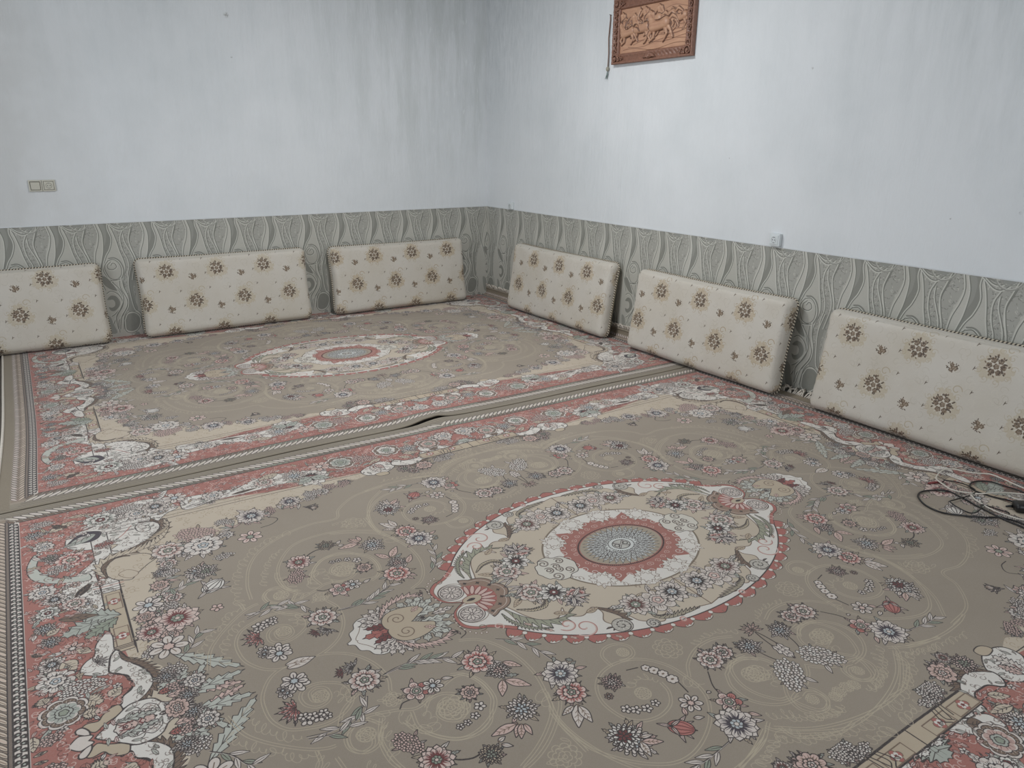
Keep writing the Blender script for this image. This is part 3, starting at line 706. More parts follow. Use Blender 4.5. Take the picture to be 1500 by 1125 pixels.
def paint_rug(res=.0005):
    rng = np.random.default_rng(4); G = globals(); HL, HW = 2.03, 1.533
    cv = Canvas(HL, HW, res, FT); Z = lambda v: np.array(v, float).reshape(-1, 2)/1000
    R = lambda a0, b0, a1, b1, c: cv.poly([(a0, b0), (a1, b0), (a1, b1), (a0, b1)], c)
    # red border ground, guard bands, stripes
    R(0, 0, 1.890, 1.395, RF); R(-1, -1, 1.615, 1.10, FT)
    def confetti():
        for _ in range(950):
            a, b = rng.uniform(.05, 1.87), rng.uniform(.05, 1.34)
            if not (a > 1.66 or b > 1.17): continue
            c = np.array((a, b)); k = rng.integers(7); t = rng.uniform(0, 6.3)
            if k < 4: leaf(cv, c, rng.uniform(.03, .06), rng.uniform(.01, .018), t, (IV, TE, TN, WH)[k], DK, .0018, rng, ser=(0, 3)[rng.integers(2)])
            elif k == 4: blossom(cv, c, .013, t, PAL['w'], rng, .0018)
            elif k == 5: cv.stroke(spiral(c, .018, .004, 1.2, t), (BR, IV)[rng.integers(2)], .002)
            else: six(cv, c, .02, t, PAL['wkp'[rng.integers(3)]], rng, .0018)
    first = True
    for x in RUG_AREAS:
        if first and x[0] == 'peony': confetti(); first = False
        k = x[0]; P = Z(x[-1]) if isinstance(x[-1], list) else None
        if k == 'area':
            Q = smooth(P, True, 6) if x[4] else P
            cv.blob(Q, G[x[1]], G.get(x[2]), x[3])
        elif k == 'curve': cv.stroke(smooth(P, n=8), G[x[1]], x[2])
        elif k == 'acan': acanthus(cv, P, x[3], G[x[1]], G[x[2]], .002, x[4], rng=rng)
        elif k == 'leafT': leafT(cv, P, x[2], G[x[1]], rng, 0)
        elif k == 'leafS': leafT(cv, P, x[2], G[x[1]], rng, 7)
        elif k in ('frame', 'frame2'):
            ca, cb, wa, wb = [v/1000 for v in x[1:]]
            cv.blob([(ca-wa, cb-wb), (ca+wa, cb-wb), (ca+wa, cb+wb), (ca-wa, cb+wb)], TN, BR, .003)
            cv.blob(scallop((ca, cb), min(wa, wb)*1.0, 4, .5, .8), RD, BR, .002); cv.poly(scallop((ca, cb), min(wa, wb)*.65, 4, .5), WH); cv.poly(jag(np.array((ca, cb)), .007, 5, .4, rng), MA)
        elif k == 'peonyB':
            c = P[0]; r = np.hypot(*(P[1]-c)); p = PAL[x[1]]
            cv.blob(scallop(c, r, 8, .15), IV, DK, .002); cv.blob(scallop(c, r*.85, 8, .15), BR, DK, .002); rays(cv, c, r*.4, r*.92, 30, IV, .002)
            cv.blob(scallop(c, r*.68, 7, .2), IV, DK, .002); cv.poly(scallop(c, r*.6, 7, .2, .2), p['m']); rays(cv, c, r*.2, r*.6, 16, p['d'], .0025, rng=rng)
            cv.blob(scallop(c, r*.36, 5, .2), TE, DK, .002); cv.blob(scallop(c, r*.2, 5, .2), GR, DK, .002)
        else:
            d = P[1]-P[0]; MOT[k](cv, P[0], max(np.hypot(*d), .012), math.atan2(d[1], d[0]), PAL[x[1]], rng, .002)
    # fine veining inside every white panel
    for _ in range(9000):
        a, b = rng.uniform(0, 1.88), rng.uniform(0, 1.38)
        if a < .75 and b < .55: continue
        px = cv.a[min(int(b/res), cv.H-1), min(int(a/res), cv.W-1)]
        if tuple(px) == WH:
            t = rng.uniform(0, 6.3); k = rng.integers(5); c = np.array((a, b)); L = rng.uniform(.012, .026)
            if k < 2: cv.stroke(spiral(c, L*.5, .002, .9, t, 12), (112, 100, 92), .0017)
            elif k == 2: leaf(cv, c, L*1.2, L*.4, t, TL, (90, 80, 76), .0015, rng, ser=0)
            else: cv.stroke(smooth([c, c+L*.5*np.array((math.cos(t), math.sin(t))), c+L*np.array((math.cos(t+.5), math.sin(t+.5)))], n=4), (128, 112, 104) if k == 3 else (150, 132, 124), .0018)
        elif tuple(px) == CR and _ % 5 == 0:
            cv.stroke(spiral(np.array((a, b)), .014, .003, .8, _, 12), (160, 142, 120), .0018)
        elif tuple(px) == RF:
            if _ % 3 == 0: leaf(cv, (a, b), .024, .009, _, ((196, 176, 166), (176, 132, 120), (206, 190, 182))[_ % 7 % 3], (92, 54, 52), .0017, rng, ser=0)
            else: cv.stroke(spiral(np.array((a, b)), .011, .003, .8, _, 10), (198, 170, 160) if _ % 4 else (108, 64, 58), .002)
    # tone-on-tone arabesques
    for x in RUG_LINES:
        P = Z(x[-1])
        if x[0] == 'line':
            Q = smooth(P, n=10); g = np.gradient(Q, axis=0); g /= np.hypot(*g.T)[:, None]+1e-9; nn = np.c_[-g[:, 1], g[:, 0]]*.004
            cv.stroke(Q+nn, LT, .0022); cv.stroke(Q-nn, LT, .0022)
        elif x[0] == 'lace': lace(cv, P, x[1]/1000*.8, LT, .0018)
        else:
            c = P[0]; r = x[1]/1000
            for q, n in ((1, 9), (.72, 7), (.42, 5)): cv.blob(scallop(c, r*q, n, .25, q), None, LT, .002)
            if x[0] == 'ros': cv.stroke(np.vstack([ell(c, r*1.05, n=30)]*1), LT, .0018)
            cv.blob(ell(c, r*.15), None, LT, .0018)
    for x in RUG_AREAS:   # sprigs crowding the edge of the cream corner fields
        if x[0] == 'area' and x[1] == 'CR':
            Q = smooth(Z(x[-1]), False, 8); d = np.r_[0, np.cumsum(np.hypot(*np.diff(Q, axis=0).T))]
            for u in np.arange(0, d[-1], .036):
                c = np.array((np.interp(u, d, Q[:, 0]), np.interp(u, d, Q[:, 1])))+rng.uniform(-.025, .025, 2)
                if c[0] > 1.58 or c[1] > 1.09 or c[0] < .2: continue
                k = rng.integers(6); t = rng.uniform(0, 6.3)
                if k == 0: mum(cv, c, .026, t, PAL['w'], rng, .002)
                elif k == 1: grape(cv, c, .035, t, PAL['wk'[rng.integers(2)]], rng, .0018)
                elif k == 2: six(cv, c, .028, t, PAL['wkp'[rng.integers(3)]], rng, .002)
                elif k == 3: peony(cv, c, .030, t, PAL['pwk'[rng.integers(3)]], rng, .002)
                else: [leaf(cv, c, .055, .014, t+j*.6, (IV, TE, PK)[j], DK, .002, rng, ser=0) for j in range(3)]
            break
    for w, v in RUG_STEMS:
        Q = smooth(Z(v), n=8); cv.stroke(Q, DK, w*1.2); L = len(Q)
        if np.hypot(*(Q[-1]-Q[0])) > .1:
            for i, f in enumerate(np.linspace(.2, .85, 6)):
                j = int(f*(L-2)); g = Q[j+1]-Q[j]; leaf(cv, Q[j], .05, .014, math.atan2(g[1], g[0])+(.5 if i % 2 else -.5), IV if i % 3 else GR, DK, .0018, rng, ser=0)
            cv.stroke(Q+(.002, .001), IV, .0012)
    for k, pal, v in RUG_MOTIFS:
        P = Z(v); d = P[1]-P[0]; r = max(np.hypot(*d), .012)
        if k == 'leaf': leaf(cv, P[0], r, min(.035, max(.014, r*.4)), math.atan2(d[1], d[0]), PAL[pal]['m'] if pal in 'g' else PAL[pal]['o'], DK, .0024, rng, ser=3 if pal in 'wg' else 0, mid=PAL[pal]['d'])
        else: MOT[k](cv, P[0], r, math.atan2(d[1], d[0]), PAL[pal], rng, .0024)
    pendant(cv, rng); medallion(cv, rng)
    # guard bands
    H, W = cv.H, cv.W
    def band(a0, a1, length, side, kind):
        """one guard stripe; u across (a0..a1), v along"""
        T = (lambda q: np.array(q, float)) if side == 'short' else (lambda q: np.array(q, float)[:, ::-1])
        n = int(length/.052)
        if kind == 'plait':
            cv.poly(T([(a0, 0), (a1, 0), (a1, length), (a0, length)]), (140, 124, 108)); m = (a0+a1)/2; h = (a1-a0)/2
            for i in range(-1, n*2+2):
                v = i*.026
                if v > length-.01: break
                for s_ in (-1, 1):
                    c0 = (m, v); q = [(m, v), (m+s_*h*.45, v-.004), (m+s_*h*.98, v-.024), (m+s_*h*.9, v-.034), (m+s_*h*.4, v-.022)]
                    cv.blob(smooth(T(q), True, 3), IV if s_ > 0 else (200, 184, 166), DK, .0018); cv.stroke(T([(m, v), (m+s_*h*.85, v-.028)]), PK if i % 5 == 0 else BR, .0015)
        elif kind == 'comb':
            cv.poly(T([(a0, 0), (a1, 0), (a1, length), (a0, length)]), IV); h = a1-a0
            for i in range(n*2+2):
                v = i*.026
                if v > length: break
                for s_, o in ((0, 0), (1, .013)):
                    b = a0 if s_ == 0 else a1; g = 1 if s_ == 0 else -1; vv = v+o
                    cv.blob(T([(b, vv-.009), (b+g*h*.50, vv-.004), (b+g*h*.55, vv+.005), (b+g*h*.2, vv+.008), (b, vv+.004)]), DK, DK, .002)
                    cv.poly(ell(T([(b+g*h*.3, vv)])[0], .0035, n=8), TE)
        elif kind == 'rib':
            cv.poly(T([(a0, 0), (a1, 0), (a1, length), (a0, length)]), (128, 120, 108)); h = a1-a0
            for i in range(int(length/.027)+1):
                v = i*.027
                cv.blob(smooth(T([(a0+h*.02, v+.012), (a0+h*.3, v+.022), (a0+h*.5, v+.040), (a0+h*.1, v+.030)]), True, 4), (GR, BR, (104, 100, 88))[i // 9 % 3], DK, .0018)
                cv.blob(smooth(T([(a0+h*.28, v), (a0+h*.6, v+.004), (a1-h*.04, v+.034), (a1-h*.06, v+.046), (a0+h*.62, v+.030)]), True, 4), IV if i % 2 else (196, 186, 172), DK, .002)
    R(1.888, 0, 1.951, 1.41, IV); band(1.925, 1.951, 0, 'short', 'x'); band(1.893, 1.921, 1.40, 'short', 'comb')
    R(1.921, 0, 1.934, 1.44, (118, 104, 94)); band(1.934, 1.985, 1.445, 'short', 'plait')
    cv.stroke([(1.892, 0), (1.892, 1.365)], DK, .004); cv.stroke([(1.923, 0), (1.923, 1.41)], DK, .004); cv.stroke([(1.934, 0), (1.934, 1.42)], DK, .003)
    R(0, 1.392, 1.89, 1.397, DK); band(1.397, 1.462, 1.90, 'long', 'rib')
    R(0, 1.462, 2.05, 1.54, (136, 126, 110)); R(0, 1.474, 1.95, 1.479, (104, 94, 82)); R(0, 1.492, 1.96, 1.497, (112, 102, 90)); R(0, 1.462, 1.95, 1.465, (100, 90, 80))
    # broad plain selvedge
    cv.poly([(1.987, 0), (2.1, 0), (2.1, 1.6), (1.987, 1.6)], (128, 116, 98)); pass
    # faint soil and fading
    return cv
def pendant(cv, rng):
    """the half palmette hanging off each tip of the medallion, on the short axis (b=0)"""
    lw = .0022
    for t in np.linspace(-.1, 1.9, 7):   # dark feathered leaves behind
        leaf(cv, (.83, .0), .13, .045, t, (178, 176, 166), DK, lw, rng, ser=4)
    cv.blob(smooth([(.93, 0), (.93, .05), (.96, .085), (1.0, .10), (1.03, .085), (1.04, .06), (1.06, .045), (1.065, .015), (1.08, 0), (1.0, -.02)], True), WH, DK, lw)
    cv.blob(smooth([(.95, 0), (.95, .045), (.98, .07), (1.01, .07), (1.03, .04), (1.05, 0)], True), None, BR, .0015)
    for t in (.15, .5, .9, 1.3, 1.7, 2.0): leaf(cv, (.94, .05), .085, .035, t, IV, DK, lw, rng, ser=4)
    leaf(cv, (.91, .0), .125, .05, .0, RD, DK, lw, rng, ser=5, mid=MA); leaf(cv, (.92, .012), .10, .035, .3, MA, DK, lw, rng, ser=5)
    for t in (2.2, 2.6, 3.0): leaf(cv, (.86, .02), .12, .04, t, (190, 190, 180), DK, lw, rng, ser=4)
    leaf(cv, (.80, .0), .08, .03, 3.14, IV, DK, lw, rng, ser=3)
    acanthus(cv, [(.95, .06), (.90, .11), (.83, .125), (.785, .105), (.77, .13)], .03, PK, DK, lw, -1)
    cv.stroke(smooth([(.76, .10), (.755, .14), (.78, .155)]), DK, .003)
    for c in ((.895, .035),):
        cv.blob(smooth([(.95, .0), (.955, .04), (.93, .075), (.885, .085), (.83, .07), (.81, .04), (.84, .02), (.87, .0), (.91, -.01)], True), TN, DK, lw*1.2)
        cv.stroke(spiral((.905, .036), .03, .004, 1.6, 0, 40), BR, .003); leaf(cv, (.85, .045), .04, .02, 2.6, PK, BR, .0015, rng, ser=3)
def medallion(cv, rng):
    """centre oval; a is the long axis"""
    E_ = lambda rx, ry, n=80: [(rx*math.cos(t), ry*math.sin(t)) for t in np.linspace(-.08, math.pi/2+.08, n)]
    def fillE(rx, ry, col, line=None, lw=.003): cv.poly([(-.2, -.2), (rx, -.2)]+E_(rx, ry)+[(-.2, ry)], col); line and cv.stroke(E_(rx, ry), line, lw)
    out = lambda t, rx, ry: np.array([rx*math.cos(t), ry*math.sin(t)])
    # red scalloped rim with white curled tips
    N = 11; t0, t1 = .42, math.pi/2+.0
    pts = [];
    for i in range(N):
        a0, a1 = t0+(t1-t0)*i/(N-.5), t0+(t1-t0)*(i+1)/(N-.5)
        for f in np.linspace(0, 1, 9): t = a0+(a1-a0)*f; k = .945+.055*math.sin(math.pi*f**1.5)**.5; pts.append(out(t, .742*k, .505*k))
    cv.blob(np.vstack([[(-.1, 0), (.6, 0)], pts, [(-.1, .5)]]), RD, DK, .0025)
    for i in range(N):
        a0, a1 = t0+(t1-t0)*i/(N-.5), t0+(t1-t0)*(i+1)/(N-.5); s = []
        for f in np.linspace(.08, .98, 12): g = .945+.053*math.sin(math.pi*f**1.5)**.5; s.append(out(a0+(a1-a0)*f, .742*g, .505*g))
        s2 = [q*(1-.018*(.3+math.sin(math.pi*i_/11)) if i_ % 2 else 1-.008) for i_, q in enumerate(s)]
        cv.blob(np.vstack([s[5:], s2[5:][::-1]]), WH, BR, .0015); cv.blob(ell(out(a1, .700, .477), .008), WH, BR, .0018)
    fillE(.69, .466, WH, DK, .004)
    # cream centre field outline with its cusps
    crm = [(0, .445), (.08, .43), (.13, .44), (.16, .40), (.20, .43), (.26, .39), (.28, .35), (.33, .37), (.36, .33), (.335, .29), (.345, .25), (.40, .27), (.44, .24), (.43, .20), (.47, .235), (.515, .225), (.55, .18), (.575, .11), (.60, .05), (.61, 0), (0, 0)]
    cv.blob(smooth(crm, False, 6), CR, BR, .0035)
    # leafy scrolls along it
    acanthus(cv, [(.60, .06), (.585, .12), (.555, .18), (.51, .225), (.45, .24), (.41, .22)], .045, (150, 150, 130), DK, .002, -1)
    acanthus(cv, [(.56, .13), (.52, .165), (.47, .17), (.445, .14), (.455, .12)], .02, (190, 176, 150), DK, .002, 1)
    acanthus(cv, [(.34, .26), (.30, .34), (.33, .37), (.37, .36)], .03, BR, DK, .002, 1)
    acanthus(cv, [(.20, .35), (.21, .40), (.17, .43), (.10, .44), (.05, .44)], .028, (160, 150, 130), DK, .002, 1)
    for c, r in (((.325, .375), .034), ((.235, .42), .022)):
        cv.blob(ell(c, r), (176, 170, 160), DK, .002); cv.stroke(spiral(c, r*.9, .003, 1.5, 1), DK, .003); rays(cv, np.array(c), r*.4, r, 9, WH, .002)
    for c, r in (((.43, .32), .045), ((.47, .28), .03), ((.14, .455), .012)):
        cv.stroke(spiral(c, r, .006, 1.2, .5), PK, .006); cv.stroke(spiral(c, r*1.1, .01, 1.1, .3), RD, .002)
    for a_, b_ in ((.54, .26), (.58, .20), (.50, .33), (.38, .40)): leaf(cv, (a_, b_), .03, .012, 2.2, PK, BR, .0015, rng, ser=2)
    for q in ((.53, .06, .06, .0), (.49, .19, .05, 2.), (.40, .245, .05, 2.6)): leaf(cv, (q[0]-.02, q[1]+.02), q[2], .022, q[3]+.6, TN, BR, .002, rng, ser=0)
    # white horn and wheel at the tip
    horn = [(.655, .0), (.70, .012), (.735, .045), (.74, .10), (.71, .135), (.67, .15), (.63, .18), (.60, .20), (.59, .14), (.60, .08), (.61, .03)]
    cv.blob(smooth([(x*1.012+.003, y*1.06) for x, y in horn], True), RD, DK, .002)
    for i in range(9): t = -.6+i*.26; cv.blob(ell((.695+.062*math.cos(t), .09+.085*math.sin(t)), .0045, n=8), IV, BR, .0015)
    cv.blob(smooth(horn, True), WH, BR, .002)
    acanthus(cv, [(.61, .12), (.60, .17), (.57, .225), (.52, .265)], .02, (150, 150, 130), DK, .0018, -1)
    cv.stroke(spiral((.70, .145), .018, .004, 1., 1), BR, .003); cv.stroke(spiral((.655, .17), .018, .004, 1., 2), PK, .004)
    w = np.array((.692, .069)); cv.blob(ell(w-(.006, .004), .052, n=30), WH, BR, .002); cv.blob(ell(w, .043, n=30), IV, DK, .0025); cv.blob(ell(w, .036, n=30), (196, 184, 176), DK, .002)
    for i in range(10): t = i*math.pi/5; cv.blob(ell(w+.019*np.array([math.cos(t), math.sin(t)]), .014, .006, t, 12), IV, DK, .0018)
    # rose fan between the wheels
    cv.blob(np.vstack([[(.66, -.02)], [(.655-.135*(.93+.09*abs(math.cos(4*t)))*math.cos(t), .12*(.93+.09*abs(math.cos(4*t)))*math.sin(t)) for t in np.linspace(0, 1.45, 60)]]), (140, 116, 100), DK, .003)
    cv.blob(np.vstack([[(.66, -.02)], [(.655-.122*(.93+.09*abs(math.cos(4*t)))*math.cos(t), .108*(.93+.09*abs(math.cos(4*t)))*math.sin(t)) for t in np.linspace(0, 1.45, 60)]]), None, IV, .0015)
    for t in np.linspace(0, 1.3, 4): cv.poly(jag(np.array((.655-.105*math.cos(t), .095*math.sin(t))), .009, 4, .5, rng), DK)
    cv.poly(np.vstack([[(.66, -.02)], [(.655-.088*math.cos(t), .08*math.sin(t)) for t in np.linspace(0, 1.5, 20)]]), RD)
    for t in np.linspace(0, 1.35, 5): cv.blob(ell((.655-.06*math.cos(t), .055*math.sin(t)), .026, .008, math.pi-t, 12), PK, MA, .002)
    cv.blob(ell((.65, 0), .035, .022), TN, MA, .002); leaf(cv, (.64, 0), .03, .012, 0, DK, DK, .002, rng, ser=0)
    # flowers of the cream field
    lw = .002
    peony(cv, np.array((.465, .075)), .052, 0, PAL['p'], rng, lw); daisy(cv, np.array((.40, .115)), .05, 0, PAL['g'], rng, lw, 9); leaf(cv, (.50, .06), .06, .02, -.3, TE, DK, lw, rng, ser=3)
    peony(cv, np.array((.345, .165)), .036, 0, PAL['r'], rng, lw); daisy(cv, np.array((.375, .19)), .032, 0, PAL['b'], rng, lw, 9)
    for k in range(4): leaf(cv, (.36, .17), .06, .014, 1+k*.9, IV, DK, lw, rng, ser=0)
    rose(cv, np.array((.135, .335)), .062, 0, PAL['i'], rng, lw); daisy(cv, np.array((.215, .315)), .055, 0, PAL['p'], rng, lw, 11); daisy(cv, np.array((.06, .325)), .055, 0, PAL['w'], rng, lw, 11)
    leaf(cv, (.25, .30), .06, .02, -.3, WH, DK, lw, rng, ser=2); leaf(cv, (.03, .36), .05, .02, 2.2, WH, DK, lw, rng, ser=2)
    for t in (0, .6, -.5): leaf(cv, (.47, .03), .06, .012, t, IV, DK, lw, rng, ser=0)
    # inner oval: white with red clouds, brown rim
    fillE(.318, .262, (120, 106, 90)); fillE(.311, .255, WH)
    cv.poly(jag(np.array((0., 0.)), .268, 22, .12, rng, .1, .80), RF)
    for t in np.linspace(.12, 1.45, 8): cv.stroke(spiral((.235*math.cos(t), .195*math.sin(t)), .016, .003, 1.2, t), WH, .0025); cv.stroke(spiral((.195*math.cos(t+.1), .16*math.sin(t+.1)), .012, .003, 1.2, t+2), PK, .002)
    for c in ((.21, .145), (.07, .215)):
        c = np.array(c); cv.blob(jag(c, .052, 13, .22, rng), WH, BR, .0018); cv.blob(jag(c, .032, 9, .3, rng), None, BR, .0015)
        for i in range(7): t = i*.9; cv.stroke(spiral(c+.036*np.array((math.cos(t), math.sin(t))), .009, .002, 1, t), BR, .0014)
    for c in ((.282, .085), (.15, .225)): lace(cv, [(c[0]-.02, c[1]+.02), c, (c[0]+.02, c[1]-.03)], .008, BR, .0014)
    # cloud collar on the long axis
    cv.blob(smooth([(.235, -.01), (.235, .03), (.25, .055), (.28, .06), (.30, .075), (.335, .07), (.35, .05), (.365, .045), (.375, .02), (.37, -.01)], True), (206, 200, 188), DK, .0028)
    for c, r in (((.33, .045), .024), ((.27, .032), .02), ((.335, .0), .018), ((.30, .01), .018)): cv.stroke(spiral(c, r, .004, 1.6, 1), DK, .002); cv.stroke(spiral(c, r*.8, .004, 1.3, 1.5), BR, .0015)
    # centre boss
    fillE(.186, .137, RF); n = 34
    for i in range(-2, n+2): t = (i+.5)/n*math.pi/2; cv.poly(ell(out(t, .179, .130), .0036, n=8), (40, 24, 26))
    fillE(.172, .123, (160, 148, 130))
    for k, (r, n) in enumerate(((.135, 9), (.115, 8), (.092, 7), (.07, 5))):
        for i in range(n+1):
            t = (i+(.5 if k % 2 else 0))/n*math.pi/2
            leaf(cv, out(t, r*.40, r*.3), r*(.62+.13*math.cos(t)), .02, math.atan2(.72*math.sin(t), math.cos(t)), (200, 202, 198), DK, .0014, rng, ser=3)
    cv.blob(jag(np.array((0., 0.)), .07, 20, .2, rng, 0, .75), (206, 208, 204), DK, .0014)
    for i in range(10): t = i/9*math.pi/2; cv.poly(ell(out(t, .052, .045), .003, n=7), DK)
    fillE(.036, .03, (186, 184, 176), DK, .003); cv.stroke([(-.02, -.02), (.02, .018)], DK, .008); cv.stroke([(-.02, -.02), (.02, .018)], WH, .003); cv.blob(ell((.02, .0), .009), None, DK, .003)
# ---------------------------------------------------------------- wallpaper and cushion cloth
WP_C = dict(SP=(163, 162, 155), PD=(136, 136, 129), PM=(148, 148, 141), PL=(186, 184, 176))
def paint_wallpaper():
    rng = np.random.default_rng(8); cv = Canvas(.30, .86, .0005, (176, 175, 168), wrap=True); Z = lambda v: np.array(v, float).reshape(-1, 2)/1000
    cv.a[:] = (182, 180, 172)
    def shift(P): return P+(.15, 0)
    for k, c, v in WALLPAPER:
        P = shift(Z(v))
        if k == 'area': cv.poly(smooth(P, True, 5), WP_C[c])
        elif k == 'speck':
            Q = smooth(P, True, 5); m = Canvas(.30, .86, .0005, (0, 0, 0), wrap=True); m.poly(Q, (255, 255, 255)); M_ = m.a[..., 0] > 0
            layer = Canvas(.30, .86, .0005, WP_C['SP'], wrap=True)
            for _ in range(1300):
                q = np.array((rng.uniform(0, .3), rng.uniform(0, .86))); t = rng.uniform(0, 6.3)
                layer.stroke([q, q+.008*np.array((math.cos(t), math.sin(t)))], [(124, 124, 117), (190, 188, 180), (138, 138, 131)][rng.integers(3)], .003)
            cv.a[M_] = layer.a[M_]
    for k, c, v in WALLPAPER:
        P = shift(Z(v))
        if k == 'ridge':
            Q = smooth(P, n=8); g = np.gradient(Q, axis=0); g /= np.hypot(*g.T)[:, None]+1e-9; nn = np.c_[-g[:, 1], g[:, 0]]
            cv.stroke(Q+nn*.0035, (146, 146, 139), .006); cv.stroke(Q+nn*.0045, (116, 117, 110), .003); cv.stroke(Q-nn*.0015, (198, 197, 189), .0055)  # emboss shading: shadow line and light crest painted into the paper colour
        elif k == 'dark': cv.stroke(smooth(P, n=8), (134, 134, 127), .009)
    # rings that are cut off by the top edge
    for r, w, c in ((.072, .006, (148, 148, 141)), (.066, .004, (186, 185, 178)), (.050, .006, (150, 150, 143)), (.030, .03, (146, 147, 141))):
        t = np.linspace(math.pi, 2*math.pi, 40); cv.stroke(np.c_[.15+.150+r*np.cos(t)*.92-.018, .872+r*np.sin(t)], c, w)
    for _ in range(420):
        q = np.array((rng.uniform(0, .3), rng.uniform(0, .86))); cv.poly(ell(q, .0012, n=6), (150, 150, 144))
    return cv
def paint_cloth(strong):
    rng = np.random.default_rng(5); P_, V_ = .36, .47; cv = Canvas(P_, V_, .0005, (195, 189, 179), wrap=True)
    T1, T2 = ((184, 171, 151), (166, 149, 124)) if strong else ((187, 177, 159), (177, 165, 144)); lo = (183, 176, 163)
    for _ in range(70):   # damask ground
        q = np.array((rng.uniform(0, P_), rng.uniform(0, V_))); t = rng.uniform(0, 6.3); cv.stroke(spiral(q, .022, .004, .8, t, 14), (199, 193, 182) if _ % 2 else lo, .003, (1, .3))
    big = ((.09, .12), (.27, .355)); small = ((.27, .07), (.09, .305))
    for c in big:
        c = np.array(c)
        for k in range(9):
            t = k*.7+.3; cc = c+.050*np.array((math.cos(t), math.sin(t)*.95)); cv.poly(scallop(cc, .018+.010*(k % 3), 6, .4, t), T1)
        for k in range(9):
            t = k*.7; cc = c+.076*np.array((math.cos(t), math.sin(t))); cv.stroke(spiral(cc, .019, .004, 1.1, t, 18), T2, .003, (.6, 1))
        cv.stroke(spiral(c+(.045, .085), .026, .008, .9, 0, 20), T2, .0045)
    D = (84, 70, 58); D2 = (116, 98, 80)
    def bouquet(c, r, n):
        c = np.array(c); cv.poly(jag(c, r*1.15, 20, .3, rng), (200, 194, 182))
        for k in range(n):
            q = c if k == 0 else c+r*(.68 if n > 4 else .55)*np.array((math.cos(k*6.283/(n-1)), math.sin(k*6.283/(n-1))))
            cv.poly(scallop(q, r*(.32 if n > 4 else .45), 5, .3, k), D2)
            for j in range(3): cv.stroke(spiral(q, r*(.30-.08*j), r*.05, .55, j*2.1+k, 8), D if j % 2 else (170, 156, 138), .0020)
        for k in range(48 if n > 4 else 18):
            t = rng.uniform(0, 6.3); u = r*rng.uniform(.45, 1.12); q = c+u*np.array((math.cos(t), math.sin(t))); leaf(cv, q, max(r*.28, .009), max(r*.16, .005), t+rng.uniform(-.9, .9), D if k % 3 else D2, None, .001, rng, ser=0)
    _l = globals()['leaf']
    for c in big: bouquet(c, .045, 7)
    for c in small: bouquet(c, .025, 4)
    def sprig(q):
        for t in (.3, 1.4, -2.0): q2 = q+.004*np.array((math.cos(t), math.sin(t))); cv.stroke([q, q+.010*np.array((math.cos(t), math.sin(t)))], D, .0042, (1, .4))
    for dx, dz in ((-.103, .082), (-.089, -.03), (-.07, -.144)):
        for b in big: sprig(np.array(b)+(dx, dz))
    return cv
# ================================================================ materials
def wall_mat(name, right):
    t = NT(name); p = t.pos(); sep = t.n('ShaderNodeSeparateXYZ'); t.l(p, sep.inputs[0]); X, Y, Zz = sep.outputs
    base, dirty = s2l((214, 217, 219)), s2l((194, 199, 201))
    big = t.noise(p, 1.3, 4, .6); streak = t.noise(p, 2.2, 5, .65, (3.2, 3.2, .45)); fine = t.noise(p, 14, 4, .6, (2.5, 2.5, .6)); up_ = t.ramp(Zz, 1.0, 2.5)
    m = t.math('MULTIPLY', t.ramp(big, .42, .72), .5); m = t.math('ADD', m, t.math('MULTIPLY', t.math('MULTIPLY', t.ramp(streak, .46, .70), up_), .38), True)
    c = t.mix(m, base, dirty)
    if right:
        z1 = t.math('MULTIPLY', t.ramp(Y, -3.5, -4.8), t.ramp(Zz, 1.25, 2.1)); z1 = t.math('MULTIPLY', z1, t.ramp(streak, .40, .62))
        z2 = t.math('MULTIPLY', t.ramp(Y, -1.5, -.2), t.ramp(Zz, 1.3, 2.3)); z2 = t.math('MULTIPLY', z2, t.ramp(fine, .40, .66))
        c = t.mix(t.math('MULTIPLY', z1, .55), c, s2l((172, 177, 177))); c = t.mix(t.math('MULTIPLY', z2, .45), c, s2l((180, 185, 188)))
        spots = ((0, -3.42, 1.833, .008), (0, -2.9, 1.35, .004), (0, -4.3, 1.1, .005), (0, -4.6, 1.15, .006))
    else:
        z1 = t.math('MULTIPLY', t.ramp(X, -1.9, -.6), t.ramp(Zz, 1.0, 1.6)); c = t.mix(t.math('MULTIPLY', t.math('MULTIPLY', z1, t.ramp(streak, .44, .60)), .45), c, s2l((188, 192, 190)))
        c = t.mix(t.math('MULTIPLY', t.math('MULTIPLY', z1, t.ramp(fine, .60, .70)), .5), c, s2l((226, 230, 230)))
        c = t.mix(t.math('MULTIPLY', t.math('MULTIPLY', t.ramp(X, -3.15, -3.75), t.ramp(big, .2, .5)), .45), c, s2l((186, 184, 180)))
        spots = ((-2.249, 0, 2.305, .018), (-2.24, 0, 2.02, .007))
    for x, y, z, r in spots:
        d = t.n('ShaderNodeVectorMath', operation='DISTANCE'); t.l(p, d.inputs[0]); d.inputs[1].default_value = (x, y, z)
        c = t.mix(t.math('MULTIPLY', t.math('MULTIPLY', t.ramp(d.outputs['Value'], r*1.3, r*.3), t.ramp(t.noise(p, 90, 2), .35, .6)), .75), c, s2l((112, 108, 102)))
    t.l(c, t.b.inputs['Base Color']); t.b.inputs['Roughness'].default_value = .62; t.b.inputs['Specular IOR Level'].default_value = .3
    t.bump(t.math('ADD', fine, t.math('MULTIPLY', streak, 1.5)), .28, .012)
    return t.m
M_WL, M_WR = wall_mat('plaster_left', False), wall_mat('plaster_right', True)
M_W = plain('plaster', (205, 208, 210), .8, .04, 3); M_FLOOR = plain('cement_floor', (92, 84, 76), .7, .15, 12, bump=.003)
